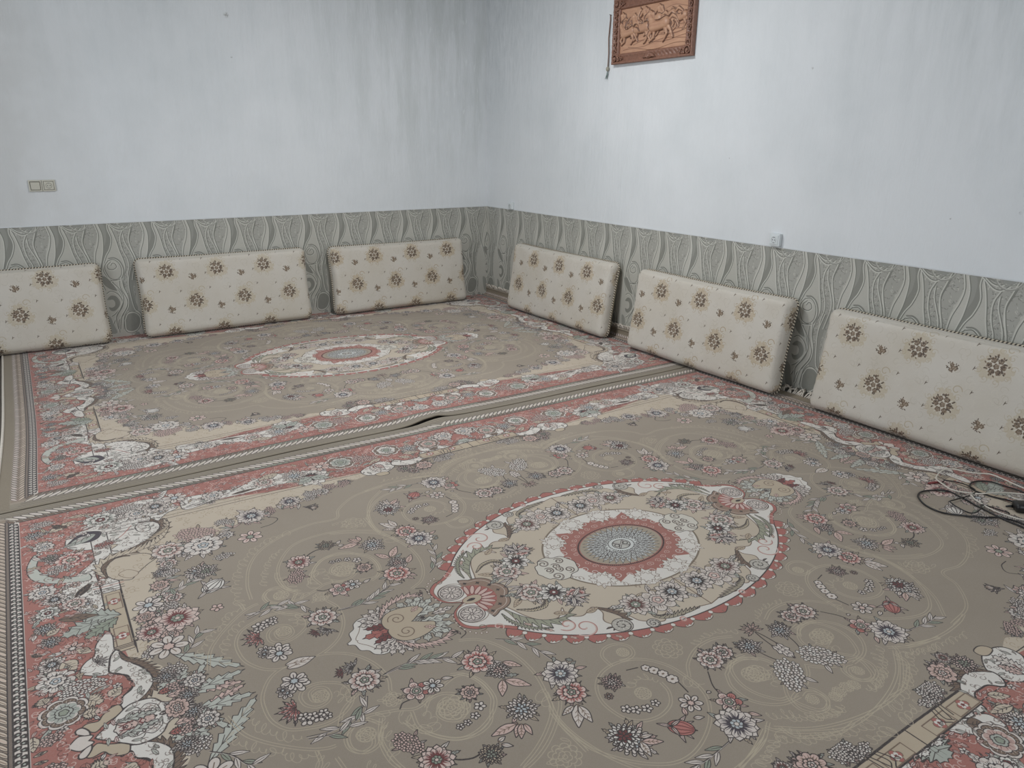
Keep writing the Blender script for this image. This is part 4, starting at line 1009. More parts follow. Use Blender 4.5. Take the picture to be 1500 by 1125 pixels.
def img_node(t, im, ext='REPEAT', uv=True):
    q = t.n('ShaderNodeTexImage', image=im, extension=ext); t.l(t.n('ShaderNodeUVMap').outputs[0] if uv else None, q.inputs[0]); return q
def rug_mat():
    t = NT('woven_rug_pile'); q = img_node(t, painted('rug_quarter', paint_rug()), 'MIRROR'); p = t.pos()
    wear = t.noise(p, 2.0, 5, .6); pile = t.noise(p, 420, 2); c = t.mix(t.ramp(wear, .35, .75), q.outputs[0], (.90, .89, .88, 1), 'MULTIPLY')
    c = t.mix(t.math('MULTIPLY', t.ramp(pile, .3, .7), .16), c, (.45, .42, .38, 1)); t.l(c, t.b.inputs['Base Color'])
    t.b.inputs['Roughness'].default_value = .78; t.b.inputs['Sheen Weight'].default_value = .12; t.b.inputs['Sheen Roughness'].default_value = .45; t.b.inputs['Specular IOR Level'].default_value = .25
    lum = t.n('ShaderNodeRGBToBW'); t.l(q.outputs[0], lum.inputs[0])
    t.bump(t.math('ADD', t.math('MULTIPLY', pile, .5), t.math('MULTIPLY', lum.outputs[0], 1.)), .35, .0018); return t.m
M_RUG = rug_mat(); M_EDGE = plain('rug_binding', (150, 140, 124), .9, .1, 200); M_FR = plain('cotton_fringe', (206, 198, 186), .9, .15, 60)
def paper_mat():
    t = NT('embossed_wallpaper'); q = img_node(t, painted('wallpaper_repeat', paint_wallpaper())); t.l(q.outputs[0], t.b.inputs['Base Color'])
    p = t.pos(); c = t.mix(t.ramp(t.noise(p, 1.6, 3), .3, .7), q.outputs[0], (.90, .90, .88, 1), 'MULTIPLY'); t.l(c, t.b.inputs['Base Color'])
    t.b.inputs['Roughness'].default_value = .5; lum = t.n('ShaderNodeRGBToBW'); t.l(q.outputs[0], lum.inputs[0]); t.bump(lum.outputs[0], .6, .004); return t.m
M_PAPER = paper_mat()
def cloth_mat(name, strong):
    t = NT(name); q = img_node(t, painted(name, paint_cloth(strong))); co = t.n('ShaderNodeTexCoord').outputs['Object']
    c = t.mix(t.ramp(t.noise(co, 3.5, 4), .35, .7), q.outputs[0], (.93, .91, .87, 1), 'MULTIPLY'); t.l(c, t.b.inputs['Base Color'])
    t.b.inputs['Roughness'].default_value = .55; t.b.inputs['Sheen Weight'].default_value = .2; t.bump(t.noise(co, 9, 4, .6), .35, .010, t.bump(t.noise(co, 350, 2), .2, .001)); return t.m
M_CL = {1: cloth_mat('floral_cloth_deep', True), 0: cloth_mat('floral_cloth_pale', False)}
def cord_mat():
    t = NT('twisted_cord'); uv = t.n('ShaderNodeSeparateXYZ'); t.l(t.n('ShaderNodeUVMap').outputs[0], uv.inputs[0])
    f = t.math('FRACT', t.math('ADD', t.math('MULTIPLY', uv.outputs[0], 55), uv.outputs[1])); t.l(t.mix(t.math('GREATER_THAN', f, .48), s2l((54, 46, 40)), s2l((188, 178, 158))), t.b.inputs['Base Color'])
    t.b.inputs['Roughness'].default_value = .7; return t.m
M_CORD = cord_mat(); M_BACK = plain('plain_backing_cloth', (176, 166, 142), .8, .06, 40)
def wood_mat():
    t = NT('carved_wood'); co = t.n('ShaderNodeTexCoord').outputs['Object']; a = t.n('ShaderNodeAttribute', attribute_name='dark_line')
    g = t.noise(co, 9, 5, .6, (1, 1, 7)); c = t.mix(t.ramp(g, .3, .7), s2l((168, 126, 102)), s2l((190, 150, 122))); c = t.mix(t.math('MULTIPLY', a.outputs['Fac'], .9), c, s2l((70, 42, 34)))  # wood darkened in thin lines along horse outlines, ground lines and hills
    t.l(c, t.b.inputs['Base Color']); t.b.inputs['Roughness'].default_value = .45; t.bump(g, .2, .002); return t.m
M_WOOD = wood_mat(); M_DWOOD = plain('dark_carved_wood', (128, 92, 76), .45, .4, 70, bump=.002)
M_IVP = plain('ivory_plastic', (190, 187, 174), .35, .03); M_IVG = plain('aged_plastic_groove', (92, 88, 76), .6, .1); M_WP = plain('white_plastic', (208, 213, 214), .35, .02)
M_DKH = plain('dark_socket_hole', (60, 62, 62), .5, .05); M_BLK = plain('black_rubber', (26, 24, 25), .4, .1); M_WC = plain('white_cable', (206, 200, 188), .4, .05); M_METAL = plain('pin_metal', (150, 150, 150), .3, .05, metal=1)

# ================================================================ room
X0, Y0, ZC, FZ = -6.0, -7.5, 3.0, -.014
def quad(name, P, mat): return tag(mesh(name, P, [(0, 1, 2, 3)], mat, smooth_=False), kind='structure')
def slab(name, c, d, mat): m = MB(); m.box(c, d); return tag(m.build(name, mat, smooth_=False), kind='structure')
slab('floor', ((X0)/2, Y0/2, FZ-.05), (-X0+.2, -Y0+.2, .1), M_FLOOR); slab('ceiling', (X0/2, Y0/2, ZC+.05), (-X0+.2, -Y0+.2, .1), M_W)
slab('wall_far', (X0/2, .06, 1.5), (-X0+.24, .12, 3.1), M_WL); slab('wall_right', (.06, Y0/2, 1.5), (.12, -Y0, 3.1), M_WR)
def wall_with_window(name, axis, at, a0, a1, w0, w1, z0, z1):
    m = MB()
    def b(p0, p1, q0, q1):
        c, d = ((p0+p1)/2, (q0+q1)/2), (p1-p0, q1-q0)
        m.box((at, c[0], c[1]) if axis == 'x' else (c[0], at, c[1]), (.12, d[0], d[1]) if axis == 'x' else (d[0], .12, d[1]))
    b(a0, w0, 0, ZC); b(w1, a1, 0, ZC); b(w0, w1, 0, z0); b(w0, w1, z1, ZC); return tag(m.build(name, M_W, smooth_=False), kind='structure')
wall_with_window('wall_left', 'x', X0-.06, Y0, 0, -4.4, -1.8, .7, 2.4); wall_with_window('wall_back', 'y', Y0-.06, X0, 0, -3.3, -1.1, 1.0, 2.5)
for n_, ax, at, w0, w1, z0, z1 in (('window_1', 'x', X0-.06, -4.4, -1.8, .7, 2.4), ('window_2', 'y', Y0-.06, -3.3, -1.1, 1.0, 2.5)):
    m = MB(); T = (lambda a, z: (at, a, z)) if ax == 'x' else (lambda a, z: (a, at, z)); D = (lambda a, z: (.06, a, z)) if ax == 'x' else (lambda a, z: (a, .06, z)); c = (w0+w1)/2; h = (z0+z1)/2
    for a in (w0+.03, c, w1-.03): m.box(T(a, h), D(.06, z1-z0))
    for z in (z0+.03, z1-.03): m.box(T(c, z), D(w1-w0, .06))
    tag(m.build(n_, M_WP, smooth_=False), kind='structure')
# wallpaper dado, both walls, as thin sheets
DZ = .846
def dado(name, P, U, n, depth):
    V = []; uv = []
    for a, u in zip(P, U):
        for z in (.0, DZ): V.append((a[0], a[1], z)); uv.append((u, z/.86))
    for a, u in zip(P, U):
        V.append((a[0]+depth[0], a[1]+depth[1], DZ)); uv.append((u, DZ/.86))
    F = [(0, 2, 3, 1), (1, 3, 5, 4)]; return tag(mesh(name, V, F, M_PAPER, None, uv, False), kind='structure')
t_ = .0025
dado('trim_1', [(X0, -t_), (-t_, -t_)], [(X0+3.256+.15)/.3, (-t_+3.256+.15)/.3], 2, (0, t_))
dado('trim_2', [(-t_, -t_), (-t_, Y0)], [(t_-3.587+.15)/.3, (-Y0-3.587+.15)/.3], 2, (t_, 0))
for n_, c, d in (('trim_3', (X0/2, -.001, DZ+.004), (-X0, .004, .007)), ('trim_4', (-.001, Y0/2, DZ+.004), (.004, -Y0, .007))): slab(n_, c, d, M_W)

# ================================================================ carpets
def hump(x, c, w): return np.exp(-((x-c)/w)**2)
def carpet(loc, ax, by0, by1, label, curl_r, curl_b, kindf):
    """ax: half length; by0/by1: pattern limits along b (front is negative)"""
    root = empty('carpet', (loc[0], loc[1], FZ)); tag(root, label, 'carpet', 'floral carpets laid edge to edge')
    nu, nv = 330, 250; a = np.linspace(-ax, ax, nu); b = np.linspace(by0, by1, nv); A, B = np.meshgrid(a, b)
    X, Y, Z = kindf(A, B); V = np.c_[X.ravel(), Y.ravel(), Z.ravel()]-np.array([loc[0], loc[1], FZ]); uv = np.c_[A.ravel()/2.03, B.ravel()/1.533]
    F = grid(nu, nv); n = len(V)
    # skirt down to the backing
    ring = [i for i in range(nu)]+[j*nu+nu-1 for j in range(1, nv)]+[(nv-1)*nu+i for i in range(nu-2, -1, -1)]+[j*nu for j in range(nv-2, 0, -1)]
    mesh('pile', V, F, M_RUG, root, uv)
    P = [V[i] for i in ring]; m = MB(); m.tube([(p[0], p[1], p[2]-.006) for p in P+[P[0]]], .0058, 6, False)
    m.build('edge_binding', M_EDGE, root)
    bk = V.copy(); bk[:, 2] -= .0115; g = [0, nu-1, (nv-1)*nu+nu-1, (nv-1)*nu]
    return root, V, nu, nv
WRK = lambda X, Y: .0016*np.sin(X*5.1+Y*2.2)*np.sin(Y*4.3-X*1.3)+.0022*hump(X*.75+Y*.66+4.3, 0, .03)*hump(Y, -5.2, .5)
def rise(q, start, r):   # path length q beyond start turns up the wall with radius r
    e = np.maximum(q-start, 0); th = np.minimum(e/r, math.pi/2); x = start+r*np.sin(th); z = r*(1-np.cos(th))+np.maximum(e-r*math.pi/2, 0); return np.where(q > start, x, q), np.where(q > start, z, 0)
def seam(X): return .012*np.tanh((X+2.16)/.05)*hump(X, -2.16, .35)+.004*np.sin(X*2.2)
def near_f(A, B):
    X, Z = rise(A-2.0836, -.085, .05); Y = B-4.3614; e = np.exp((B-1.51)/.07)
    Z = Z+WRK(X, Y)+.010*hump(X, -2.04, .08)*np.exp((B-1.51)/.10); return X, Y+e*(seam(X)-.004*hump(X, -2.03, .06)), Z
def far_f(A, B):
    X, Z1 = rise(A-1.985, -.045, .035); b = np.where(B < 0, B*.984, B*.985); Y, Z2 = rise(b-1.345, -.022, .03); e = np.exp((-1.512-B)/.09)
    Z = np.maximum(Z1, Z2)+WRK(X, Y)*1.5+.018*hump(X, -2.10, .13)*np.exp((-1.512-B)/.12)+.003*hump(X, -3.5, .4)*hump(Y, -2.3, .2)
    Y = Y+.008+e*(seam(X)+.017*hump(X, -2.03, .038)); X = X-.03*hump(Y, -2.85, .7)*hump(A, -2.03, .5)
    return X, Y, Z
def fringe(root, V, nu, nv, side, up_, seed):
    r = random.Random(seed); m = MB(); col = nu-1 if side > 0 else 0
    for j in range(3, nv-3, 1):
        p = V[j*nu+col]; q = V[j*nu+col-(side)]
        if r.random() < .04: continue
        P = [Vector(p)]; d = (Vector(p)-Vector(q)).normalized(); d.z += .25 if up_ else -.05
        for k in range(4):
            d = (d+Vector((r.uniform(-.4, .1 if up_ else .4)*.6, r.uniform(-.9, .9), r.uniform(-.5, .55) if up_ else -.1))).normalized(); q = P[-1]+d*.017
            q.x = min(q.x, -root.location.x-.006); q.z = min(max(q.z, .004), p[2]+.026+.01*r.random()); P.append(q)
        m.tube([tuple(v) for v in P], [.0045, .0055, .005, .0045, .003], 4)
    o = m.build('fringe', M_FR, root); o['kind'] = 'stuff'; return o
r1, V1, nu1, nv1 = carpet((-2.0836, -4.3614, 0), 2.03, -1.515, 1.510, 'large taupe floral carpet in the foreground, nearest the camera', 0, 0, near_f)
fringe(r1, V1, nu1, nv1, 1, True, 1); fringe(r1, V1, nu1, nv1, -1, False, 2)
r2, V2, nu2, nv2 = carpet((-1.985, -1.345, 0), 2.03, -1.512, 1.384, 'large taupe floral carpet at the back, in the corner of the two walls', 0, 0, far_f)
fringe(r2, V2, nu2, nv2, 1, True, 3)
m = MB(); P = [(V2[j*nu2][0]-.006, V2[j*nu2][1], V2[j*nu2][2]-.002) for j in range(0, nv2, 3)]; m.tube(P, .007, 6); o = m.build('selvedge_cord', M_FR, r2); o['label'] = 'white selvedge cord along the left end'

# ================================================================ floor cushions
def cushion(u, z_off, wall, L, Hh, label, deep, ph, phz, seed, dist=.145, lean=.157, yaw=0.):
    """u: position of the middle along the wall"""
    rng = np.random.default_rng(seed); T = .11
    root = empty('floor_cushion', (u, -dist, .0) if wall == 'far' else (-dist, -u, .0), (0 if wall == 'far' else -H_)+yaw)
    root.rotation_euler.x = -lean; root.location.z = z_off
    tag(root, label, 'cushion', 'floral floor cushions leaning on the walls')
    bm = bmesh.new(); bmesh.ops.create_cube(bm, size=2); bm.free()
    nx, nz, ny = 72, 34, 9; pts = {}; V = []; UV = []; F = []
    gx = np.linspace(-1, 1, nx); gz = np.linspace(-1, 1, nz); gy = np.linspace(-1, 1, ny)
    def vid(i, j, k):
        if (i, j, k) not in pts: pts[(i, j, k)] = len(V); V.append((gx[i], gy[j], gz[k]))
        return pts[(i, j, k)]
    for i in range(nx-1):
        for k in range(nz-1):
            F.append((vid(i, 0, k), vid(i+1, 0, k), vid(i+1, 0, k+1), vid(i, 0, k+1))); F.append((vid(i, ny-1, k), vid(i, ny-1, k+1), vid(i+1, ny-1, k+1), vid(i+1, ny-1, k)))
        for j in range(ny-1):
            F.append((vid(i, j, 0), vid(i, j+1, 0), vid(i+1, j+1, 0), vid(i+1, j, 0))); F.append((vid(i, j, nz-1), vid(i+1, j, nz-1), vid(i+1, j+1, nz-1), vid(i, j+1, nz-1)))
    for k in range(nz-1):
        for j in range(ny-1):
            F.append((vid(0, j, k), vid(0, j, k+1), vid(0, j+1, k+1), vid(0, j+1, k))); F.append((vid(nx-1, j, k), vid(nx-1, j+1, k), vid(nx-1, j+1, k+1), vid(nx-1, j, k+1)))
    g = np.array(V); h = np.array([L/2, T/2, Hh/2])
    # remap so that the corners get enough rows, then round box
    q = np.sign(g)*(1-(1-np.abs(g))**1.35)*h; R = .047; rc = np.array([R, R*.9, R]); core = np.clip(q, -(h-rc), h-rc); d = q-core; n_ = np.linalg.norm(d/rc, axis=1)
    s = np.where(n_ > 1e-9, 1/np.maximum(n_, 1e-9), 0)[:, None]; surf = np.max(np.abs(g), axis=1) > .999
    q = core+d*s*1.0
    bx = np.cos(g[:, 0]*H_*.98)**.5; bz = np.cos(g[:, 2]*H_*.98)**.5; face = np.abs(d[:, 1])/rc[1]
    q[:, 1] += np.sign(q[:, 1])*.016*bx*bz*face
    q[:, 0] += np.sign(q[:, 0])*(-.008*np.cos(g[:, 2]*H_)**2)*(np.abs(g[:, 0]) > .8); q[:, 2] += np.where(g[:, 2] > .9, -.006*np.cos(g[:, 0]*H_), 0)
    w = rng.uniform(0, 6.3, 8); wr = .0016*np.sin(q[:, 0]*9+w[0])*np.sin(q[:, 2]*13+w[1])+.0012*np.sin(q[:, 0]*31+q[:, 2]*17+w[2])
    cr = np.exp(-((np.abs(q[:, 0])-L/2)/.07)**2); wr += .0022*cr*np.sin(q[:, 2]*95+w[3]+3*np.sin(q[:, 0]*40)); q[:, 1] -= wr*(g[:, 1] < .5); q[:, 2] += .0012*np.sin(q[:, 0]*6+w[4])
    depth = np.maximum(q[:, 1]+T/2, 0); nx_ = np.clip(np.abs(d[:, 0])/rc[0], 0, 1); nz_ = np.clip(np.abs(d[:, 2])/rc[2], 0, 1)
    U = q[:, 0]+np.sign(q[:, 0])*depth*nx_; W = q[:, 2]+Hh/2+np.sign(q[:, 2])*depth*nz_*(nx_ < .99)
    uv = np.c_[(U+ph)/.36, (W+phz)/.47]; q[:, 2] += Hh/2
    o = mesh('cover', q, F, M_CL[deep], root, uv); o.data.materials.append(M_BACK); fc = np.array([q[list(f), 1].mean() for f in F]); o.data.polygons.foreach_set('material_index', (fc > T*.18).astype(np.int32))
    # cord round the seam
    yc = T*.16; path = []; rr = .046; a, b_ = L/2+.001, Hh/2+.001
    def arc(cx, cz, t0):
        for t in np.linspace(t0, t0+H_, 7): path.append((cx+rr*math.cos(t), cz+rr*math.sin(t)))
    arc(a-rr, b_-rr, 0); arc(-a+rr, b_-rr, H_); arc(-a+rr, -b_+rr, 2*H_); arc(a-rr, -b_+rr, 3*H_); path.append(path[0]); path = np.array(path)
    dd = np.r_[0, np.cumsum(np.hypot(*np.diff(path, axis=0).T))]; N = 260; tt = np.linspace(0, dd[-1], N); px = np.interp(tt, dd, path[:, 0]); pz = np.interp(tt, dd, path[:, 1])
    cx = np.abs(px) > L/2-.02; px = np.where(cx, px-np.sign(px)*.008*np.cos(pz/Hh*math.pi)**2, px); pz = np.where(pz > b_-.02, pz-.006*np.cos(px/L*math.pi), pz)
    V = []; F = []; uv = []; k_ = 8; r = .0062
    for i in range(N):
        n2 = Vector((px[i]/a**4*px[i]**2, 0, pz[i]/b_**4*pz[i]**2)); tx = Vector((px[(i+1) % (N-1)]-px[i-1 if i else N-2], 0, pz[(i+1) % (N-1)]-pz[i-1 if i else N-2])).normalized(); nn = Vector((tx.z, 0, -tx.x))
        for j in range(k_+1):
            th = j/k_*2*math.pi; V.append((px[i]+nn.x*r*math.cos(th), yc+r*math.sin(th), pz[i]+nn.z*r*math.cos(th)+Hh/2)); uv.append((tt[i], j/k_))
    for i in range(N-1):
        for j in range(k_): F.append((i*(k_+1)+j, (i+1)*(k_+1)+j, (i+1)*(k_+1)+j+1, i*(k_+1)+j+1))
    c = mesh('piping', V, F, M_CORD, root, uv); c['label'] = 'dark and cream twisted cord along the seam'
    return root
# phase: image bouquet centre sits at (.09,.12) of the repeat
def PH(mid, big, zb): return (.09-(big-mid)) % .36, (.12-zb) % .47
CUS = [(-3.985, 'far', 1.29, .575, -3.692, .49, 0, 'pale floral cushion at the left edge, nearest the wall switch'),
       (-2.47, 'far', 1.28, .585, -2.91, .475, 0, 'pale floral cushion, middle one of the three on the far wall'),
       (-.975, 'far', 1.29, .575, -1.237, .478, 1, 'cream cushion with tan blotches, last on the far wall before the corner'),
       (1.315, 'right', 1.34, .575, 1.0, .465, 1, 'creased cream cushion on the right wall, closest to the corner'),
       (2.915, 'right', 1.30, .575, 2.545, .452, 1, 'cream cushion with tan blotches, middle one on the right wall'),
       (4.45, 'right', 1.30, .575, 3.979, .463, 0, 'pale floral cushion at the right edge, beside the cables')]
for i, (mid, wl, L, Hh, bg, zb, dp, lab) in enumerate(CUS):
    ph, phz = PH(mid, bg, zb); cushion(mid, .007, wl, L, Hh, lab, dp, ph, phz, 10+i, .148+(.006 if i in (0, 4) else 0), .155)

# ================================================================ carved plaque on the right wall
def plaque():
    y0, y1, z0, z1 = -1.765, -2.54, 1.967, 2.385; W, Hh = y0-y1, z1-z0
    root = empty('carved_plaque', (-.003, (y0+y1)/2, z0), -H_); tag(root, 'brown carved wooden relief of galloping horses hanging high on the right wall', 'wall art')
    fwid = .068
    def rail(P, name='frame_rail'):
        prof = [(0, 0), (0, .030), (.006, .034), (.014, .030), (.020, .022), (.034, .020), (.048, .026), (.056, .030), (.064, .026), (.068, .014), (.068, 0)]; V = []; F = []
        (ax, az), (bx, bz), (dx, dz) = P; n = len(prof); ln = math.hypot(bx-ax, bz-az); ex, ez = (bx-ax)/ln, (bz-az)/ln; S = 160
        for i in range(S+1):
            for w, h in prof:
                f = i/S; s0 = w+(ln-2*w)*f; hh = h+((.0040*math.sin(s0*170+w*160)+.002*math.sin(s0*410))*(1 if .015 < w < .055 else .25) if h > .005 else 0); V.append((ax+ex*s0+dx*w, -hh, az+ez*s0+dz*w))
        for i in range(S):
            for k in range(n-1): F.append((i*n+k, i*n+k+1, (i+1)*n+k+1, (i+1)*n+k))
        mesh(name, V, F, M_DWOOD, root)
    a = W/2
    rail(((-a, 0), (a, 0), (0, 1))); rail(((-a, Hh), (a, Hh), (0, -1))); rail(((-a, 0), (-a, Hh), (1, 0))); rail(((a, 0), (a, Hh), (-1, 0)))
    m = MB(); m.box((0, -.004, Hh/2), (W*.99, .008, Hh*.99)); m.build('backing_board', M_DWOOD, root, False)
    # carved scene: heights from joined tapered limbs
    pw, phh = W-2*fwid, Hh-2*fwid; nx, nz = 300, 150; X, Z = np.meshgrid(np.linspace(0, pw, nx), np.linspace(0, phh, nz)); Hf = np.zeros_like(X); dark_line = np.zeros_like(X)
    rng = np.random.default_rng(2)
    for k in range(9):   # rolling ground lines
        zz = phh*(.06+.05*k)+.012*np.sin(X*14+k*1.7)+X*.10*(k % 3)/2; d = np.abs(Z-zz); lim = X > pw*(.05+.08*(k % 4)) if k < 4 else X > pw*.62; Hf = np.maximum(Hf, np.where(lim, .003*np.exp(-(d/.004)**2), 0)); dark_line = np.maximum(dark_line, np.where(lim, .7*np.exp(-((Z-zz+.004)/.0015)**2), 0))
    hills = Z-(phh*.78+.02*np.sin(X*16)+(X/pw-.6)*.06); dark_line = np.maximum(dark_line, .7*np.exp(-(hills/.0018)**2)*(X > pw*.42)); Hf += np.where((hills < 0) & (X > pw*.42), .0015, 0)
    HORSE = [[(.0, .0, .15), (.26, .0, .125), (.5, .04, .15)], [(0, .04, .13), (-.1, .2, .09), (-.17, .32, .065)], [(-.17, .34, .065), (-.27, .28, .05), (-.34, .20, .035)],
             [(.0, .27, .04), (-.07, .36, .045), (-.15, .42, .03)], [(.07, .16, .04), (.02, .26, .04), (.0, .36, .025)], [(-.05, -.08, .065), (-.2, -.2, .04), (-.12, -.34, .025), (-.17, -.37, .02)],
             [(.04, -.1, .06), (0, -.28, .035), (-.16, -.36, .025)], [(.46, -.04, .09), (.52, -.24, .04), (.42, -.38, .025), (.36, -.42, .02)], [(.52, .0, .08), (.66, -.18, .04), (.74, -.36, .025)], [(.6, .1, .03), (.74, .18, .045), (.9, .08, .03), (.96, -.04, .015)]]
    for n, (hx, hz, sc, fl, rt_) in enumerate([(.88, .60, .17, 1, .1), (.70, .66, .20, 1, .05), (.12, .62, .19, 1, -.05), (.22, .70, .16, -1, .1), (.50, .62, .22, 1, 0), (.33, .50, .22, 1, -.06), (.12, .44, .18, 1, .08), (.60, .50, .24, 1, .05)]):
        body = np.full_like(X, -1.); dm = np.full_like(X, 9.)
        for limb in HORSE:
            for (x0, zz0, ra), (x1, zz1, rb) in zip(limb[:-1], limb[1:]):
                P = []
                for x_, z_ in ((x0, zz0), (x1, zz1)):
                    x_, z_ = fl*(x_-.2), z_; c_, s_ = math.cos(rt_), math.sin(rt_); P.append(((x_*c_-z_*s_)*sc+hx*pw, (x_*s_+z_*c_)*sc+hz*phh))
                dx, dz = P[1][0]-P[0][0], P[1][1]-P[0][1]; t = np.clip(((X-P[0][0])*dx+(Z-P[0][1])*dz)/(dx*dx+dz*dz+1e-9), 0, 1); r = (ra+(rb-ra)*t)*sc
                dd = np.hypot(X-P[0][0]-dx*t, Z-P[0][1]-dz*t); dm = np.minimum(dm, dd-r); body = np.maximum(body, np.where(dd < r, np.sqrt(np.maximum(0, r*r-dd*dd)), -1))
        ins = body > 0; base = .003+n*.0010; Hf = np.where(ins, np.maximum(base+body*.75, 0), Hf); dark_line = np.where(ins, 0, dark_line); dark_line = np.maximum(dark_line, np.exp(-((dm-.0015)/.0026)**2))
        mane = np.sin((X*1.3+Z)*600+n)*(dm < 0)*(dm > -.006)*.0006; Hf += mane
    Hf[0] = Hf[-1] = 0; Hf[:, 0] = Hf[:, -1] = 0
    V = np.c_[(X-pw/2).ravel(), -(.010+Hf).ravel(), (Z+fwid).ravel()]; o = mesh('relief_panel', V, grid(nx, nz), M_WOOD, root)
    at_ = o.data.attributes.new('dark_line', 'FLOAT', 'POINT'); at_.data.foreach_set('value', np.clip(dark_line, 0, 1).ravel().astype(np.float32)); o['label'] = 'lighter carved panel of galloping horses'
    # scrolled ornaments
    def orn(cx, cz, fx, fz, name):
        m = MB()
        for q0, q1, r0_, tr in (((.0, .0), .030, .006, 1.3), ((.042, -.004), .020, .005, 1.2), ((-.004, .042), .020, .005, 1.2), ((.07, -.006), .012, .004, 1.)):
            P = [(cx+fx*(q0[0]+q1*(1-i/22)*math.cos(i*.37*tr)), -.032-.006*i/22, cz+fz*(q0[1]+q1*(1-i/22)*math.sin(i*.37*tr))) for i in range(22)]; m.tube(P, [r0_*(1-.5*i/22) for i in range(22)], 6)
        for k in range(6): t = k*.5-.4; m.ball((cx+fx*.034*math.cos(t), -.032, cz+fz*.034*math.sin(t)), .009, 5, (1, .7, 1))
        m.ball((cx, -.034, cz), .012, 6); m.build(name, M_DWOOD, root)
    for fx in (-1, 1):
        for fz in (-1, 1): orn(fx*(a-.036), (Hh if fz > 0 else 0)-fz*.036, -fx, -fz, 'corner_ornament')
    for cz, s_ in ((.028, 1), (Hh-.028, -1)):
        m = MB()
        for k in range(-4, 5): t = k*.35; m.tube([(0, -.03, cz-.01*s_), (.03*math.sin(t), -.038, cz+s_*(.022*math.cos(t)-.004)), (.062*math.sin(t), -.030, cz+s_*(.030*math.cos(t)-.012))], [.006, .007, .002], 6)
        m.ball((0, -.036, cz), .011, 6); m.build('centre_ornament', M_DWOOD, root)
    for s_ in (-1, 1):
        m = MB(); x = s_*(a-.034)
        for k in range(5):
            z = Hh/2+(k-2)*.045; m.tube([(x+s_*.012*math.cos(i*.55)*(1-i/16), -.030-.003*math.sin(i*.4), z+.020*math.sin(i*.55)*(1-i/16)) for i in range(14)], .0042, 5); m.ball((x-s_*.008, -.03, z+.02), .006, 5)
        m.build('side_scrolls', M_DWOOD, root)
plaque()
root = empty('hanging_cord', (-.008, -1.70, 2.27)); tag(root, 'thin brown cord with a bead and tassel hanging left of the plaque', 'cord')
m = MB(); m.tube([(0, -.004, .03), (0, -.006, 0), (-.004, .0, -.12), (-.006, -.01, -.22), (-.004, -.006, -.31)], .0042, 6); m.build('cord', plain('brown_cord', (120, 96, 84), .8, .2, 80), root)
m = MB(); m.ball((-.006, -.006, -.325), .013, 7, (1, 1, 1.3)); m.build('bead', plain('grey_bead', (150, 146, 132), .4, .1), root)
m = MB(); [m.tube([(-.006, -.006, -.338), (-.006+.003*math.cos(k), -.004+.006*math.sin(k*1.7), -.36), (-.006+.005*math.cos(k*2), .004+.009*math.sin(k), -.385-.004*k % .012)], .0022, 4) for k in range(6)]
m.build('tassel', plain('grey_tassel', (112, 128, 124), .9, .2, 80), root)
m = MB(); m.tube([(.008, -.004, .03), (-.008, -.004, .032)], .003, 6); m.build('nail', M_METAL, root)

# ================================================================ switch and sockets
def plate(name, loc, rz, label, cat, s, th, mat, kind):
    root = empty(name, loc, rz); tag(root, label, cat); m = MB(); m.box((0, -th/2, 0), (s, th, s*.98), .003); m.build('cover_plate', mat, root, False)
    if kind == 'rocker':
        m = MB(); m.box((0, -th-.0005, 0), (s*.78, .003, s*.74), .001); m.build('inner_frame', M_IVG, root, False)
        m = MB(); m.box((0, -th-.004, 0), (s*.70, .007, s*.64), .002); o = m.build('rocker', mat, root, False); o.rotation_euler.x = .06
    else:
        m = MB(); m.box((0, -th-.0005, 0), (s*.78, .003, s*.74), .001); m.build('inner_frame', M_IVG if mat is M_IVP else mat, root, False)
        m = MB(); m.box((0, -th-.002, 0), (s*.72, .004, s*.68), .0015); m.build('insert', mat, root, False)
        m = MB(); n = 24; V = []; r = s*.24
        for k in range(n): t = k*2*math.pi/n; V += [(r*math.cos(t), -th-.0045, r*math.sin(t)), (r*.92*math.cos(t), -th-.0048, r*.92*math.sin(t)), (r*.92*math.cos(t), -th-.0030, r*.92*math.sin(t))]
        F = [(k*3+i, k*3+i+1, ((k+1) % n)*3+i+1, ((k+1) % n)*3+i) for k in range(n) for i in (0, 1)]+[tuple(k*3+2 for k in range(n))]
        m.add(V, F); m.build('socket_well', M_IVG if mat is M_IVP else plain('socket_grey', (140, 146, 148), .5), root, False)
        for x in (-1, 1):
            m = MB(); m.tube([(x*r*.42, -th-.0062, 0), (x*r*.42, -th-.0044, 0)], r*.15, 8); m.build('pin_hole', M_DKH, root, False)
        
        for z in (-1, 1): m = MB(); m.box((0, -th-.006, z*r*.85), (r*.35, .004, r*.12)); m.build('earth_clip', M_METAL, root, False)
plate('light_switch', (-3.640, -.001, 1.121), 0, 'ivory square rocker switch on the far wall, left one of the pair', 'switch', .078, .010, M_IVP, 'rocker')
plate('wall_socket', (-3.560, -.001, 1.121), 0, 'ivory wall socket on the far wall, right beside the rocker switch', 'socket', .078, .010, M_IVP, 'socket')
plate('wall_socket', (-.001, -3.322, .893), -H_, 'white wall socket on the right wall, above the wallpaper by the middle cushion', 'socket', .074, .024, M_WP, 'socket')
plate('wall_socket', (-.001, -.440, .884), -H_, 'small white wall socket on the right wall, close to the room corner', 'socket', .062, .024, M_WP, 'socket')

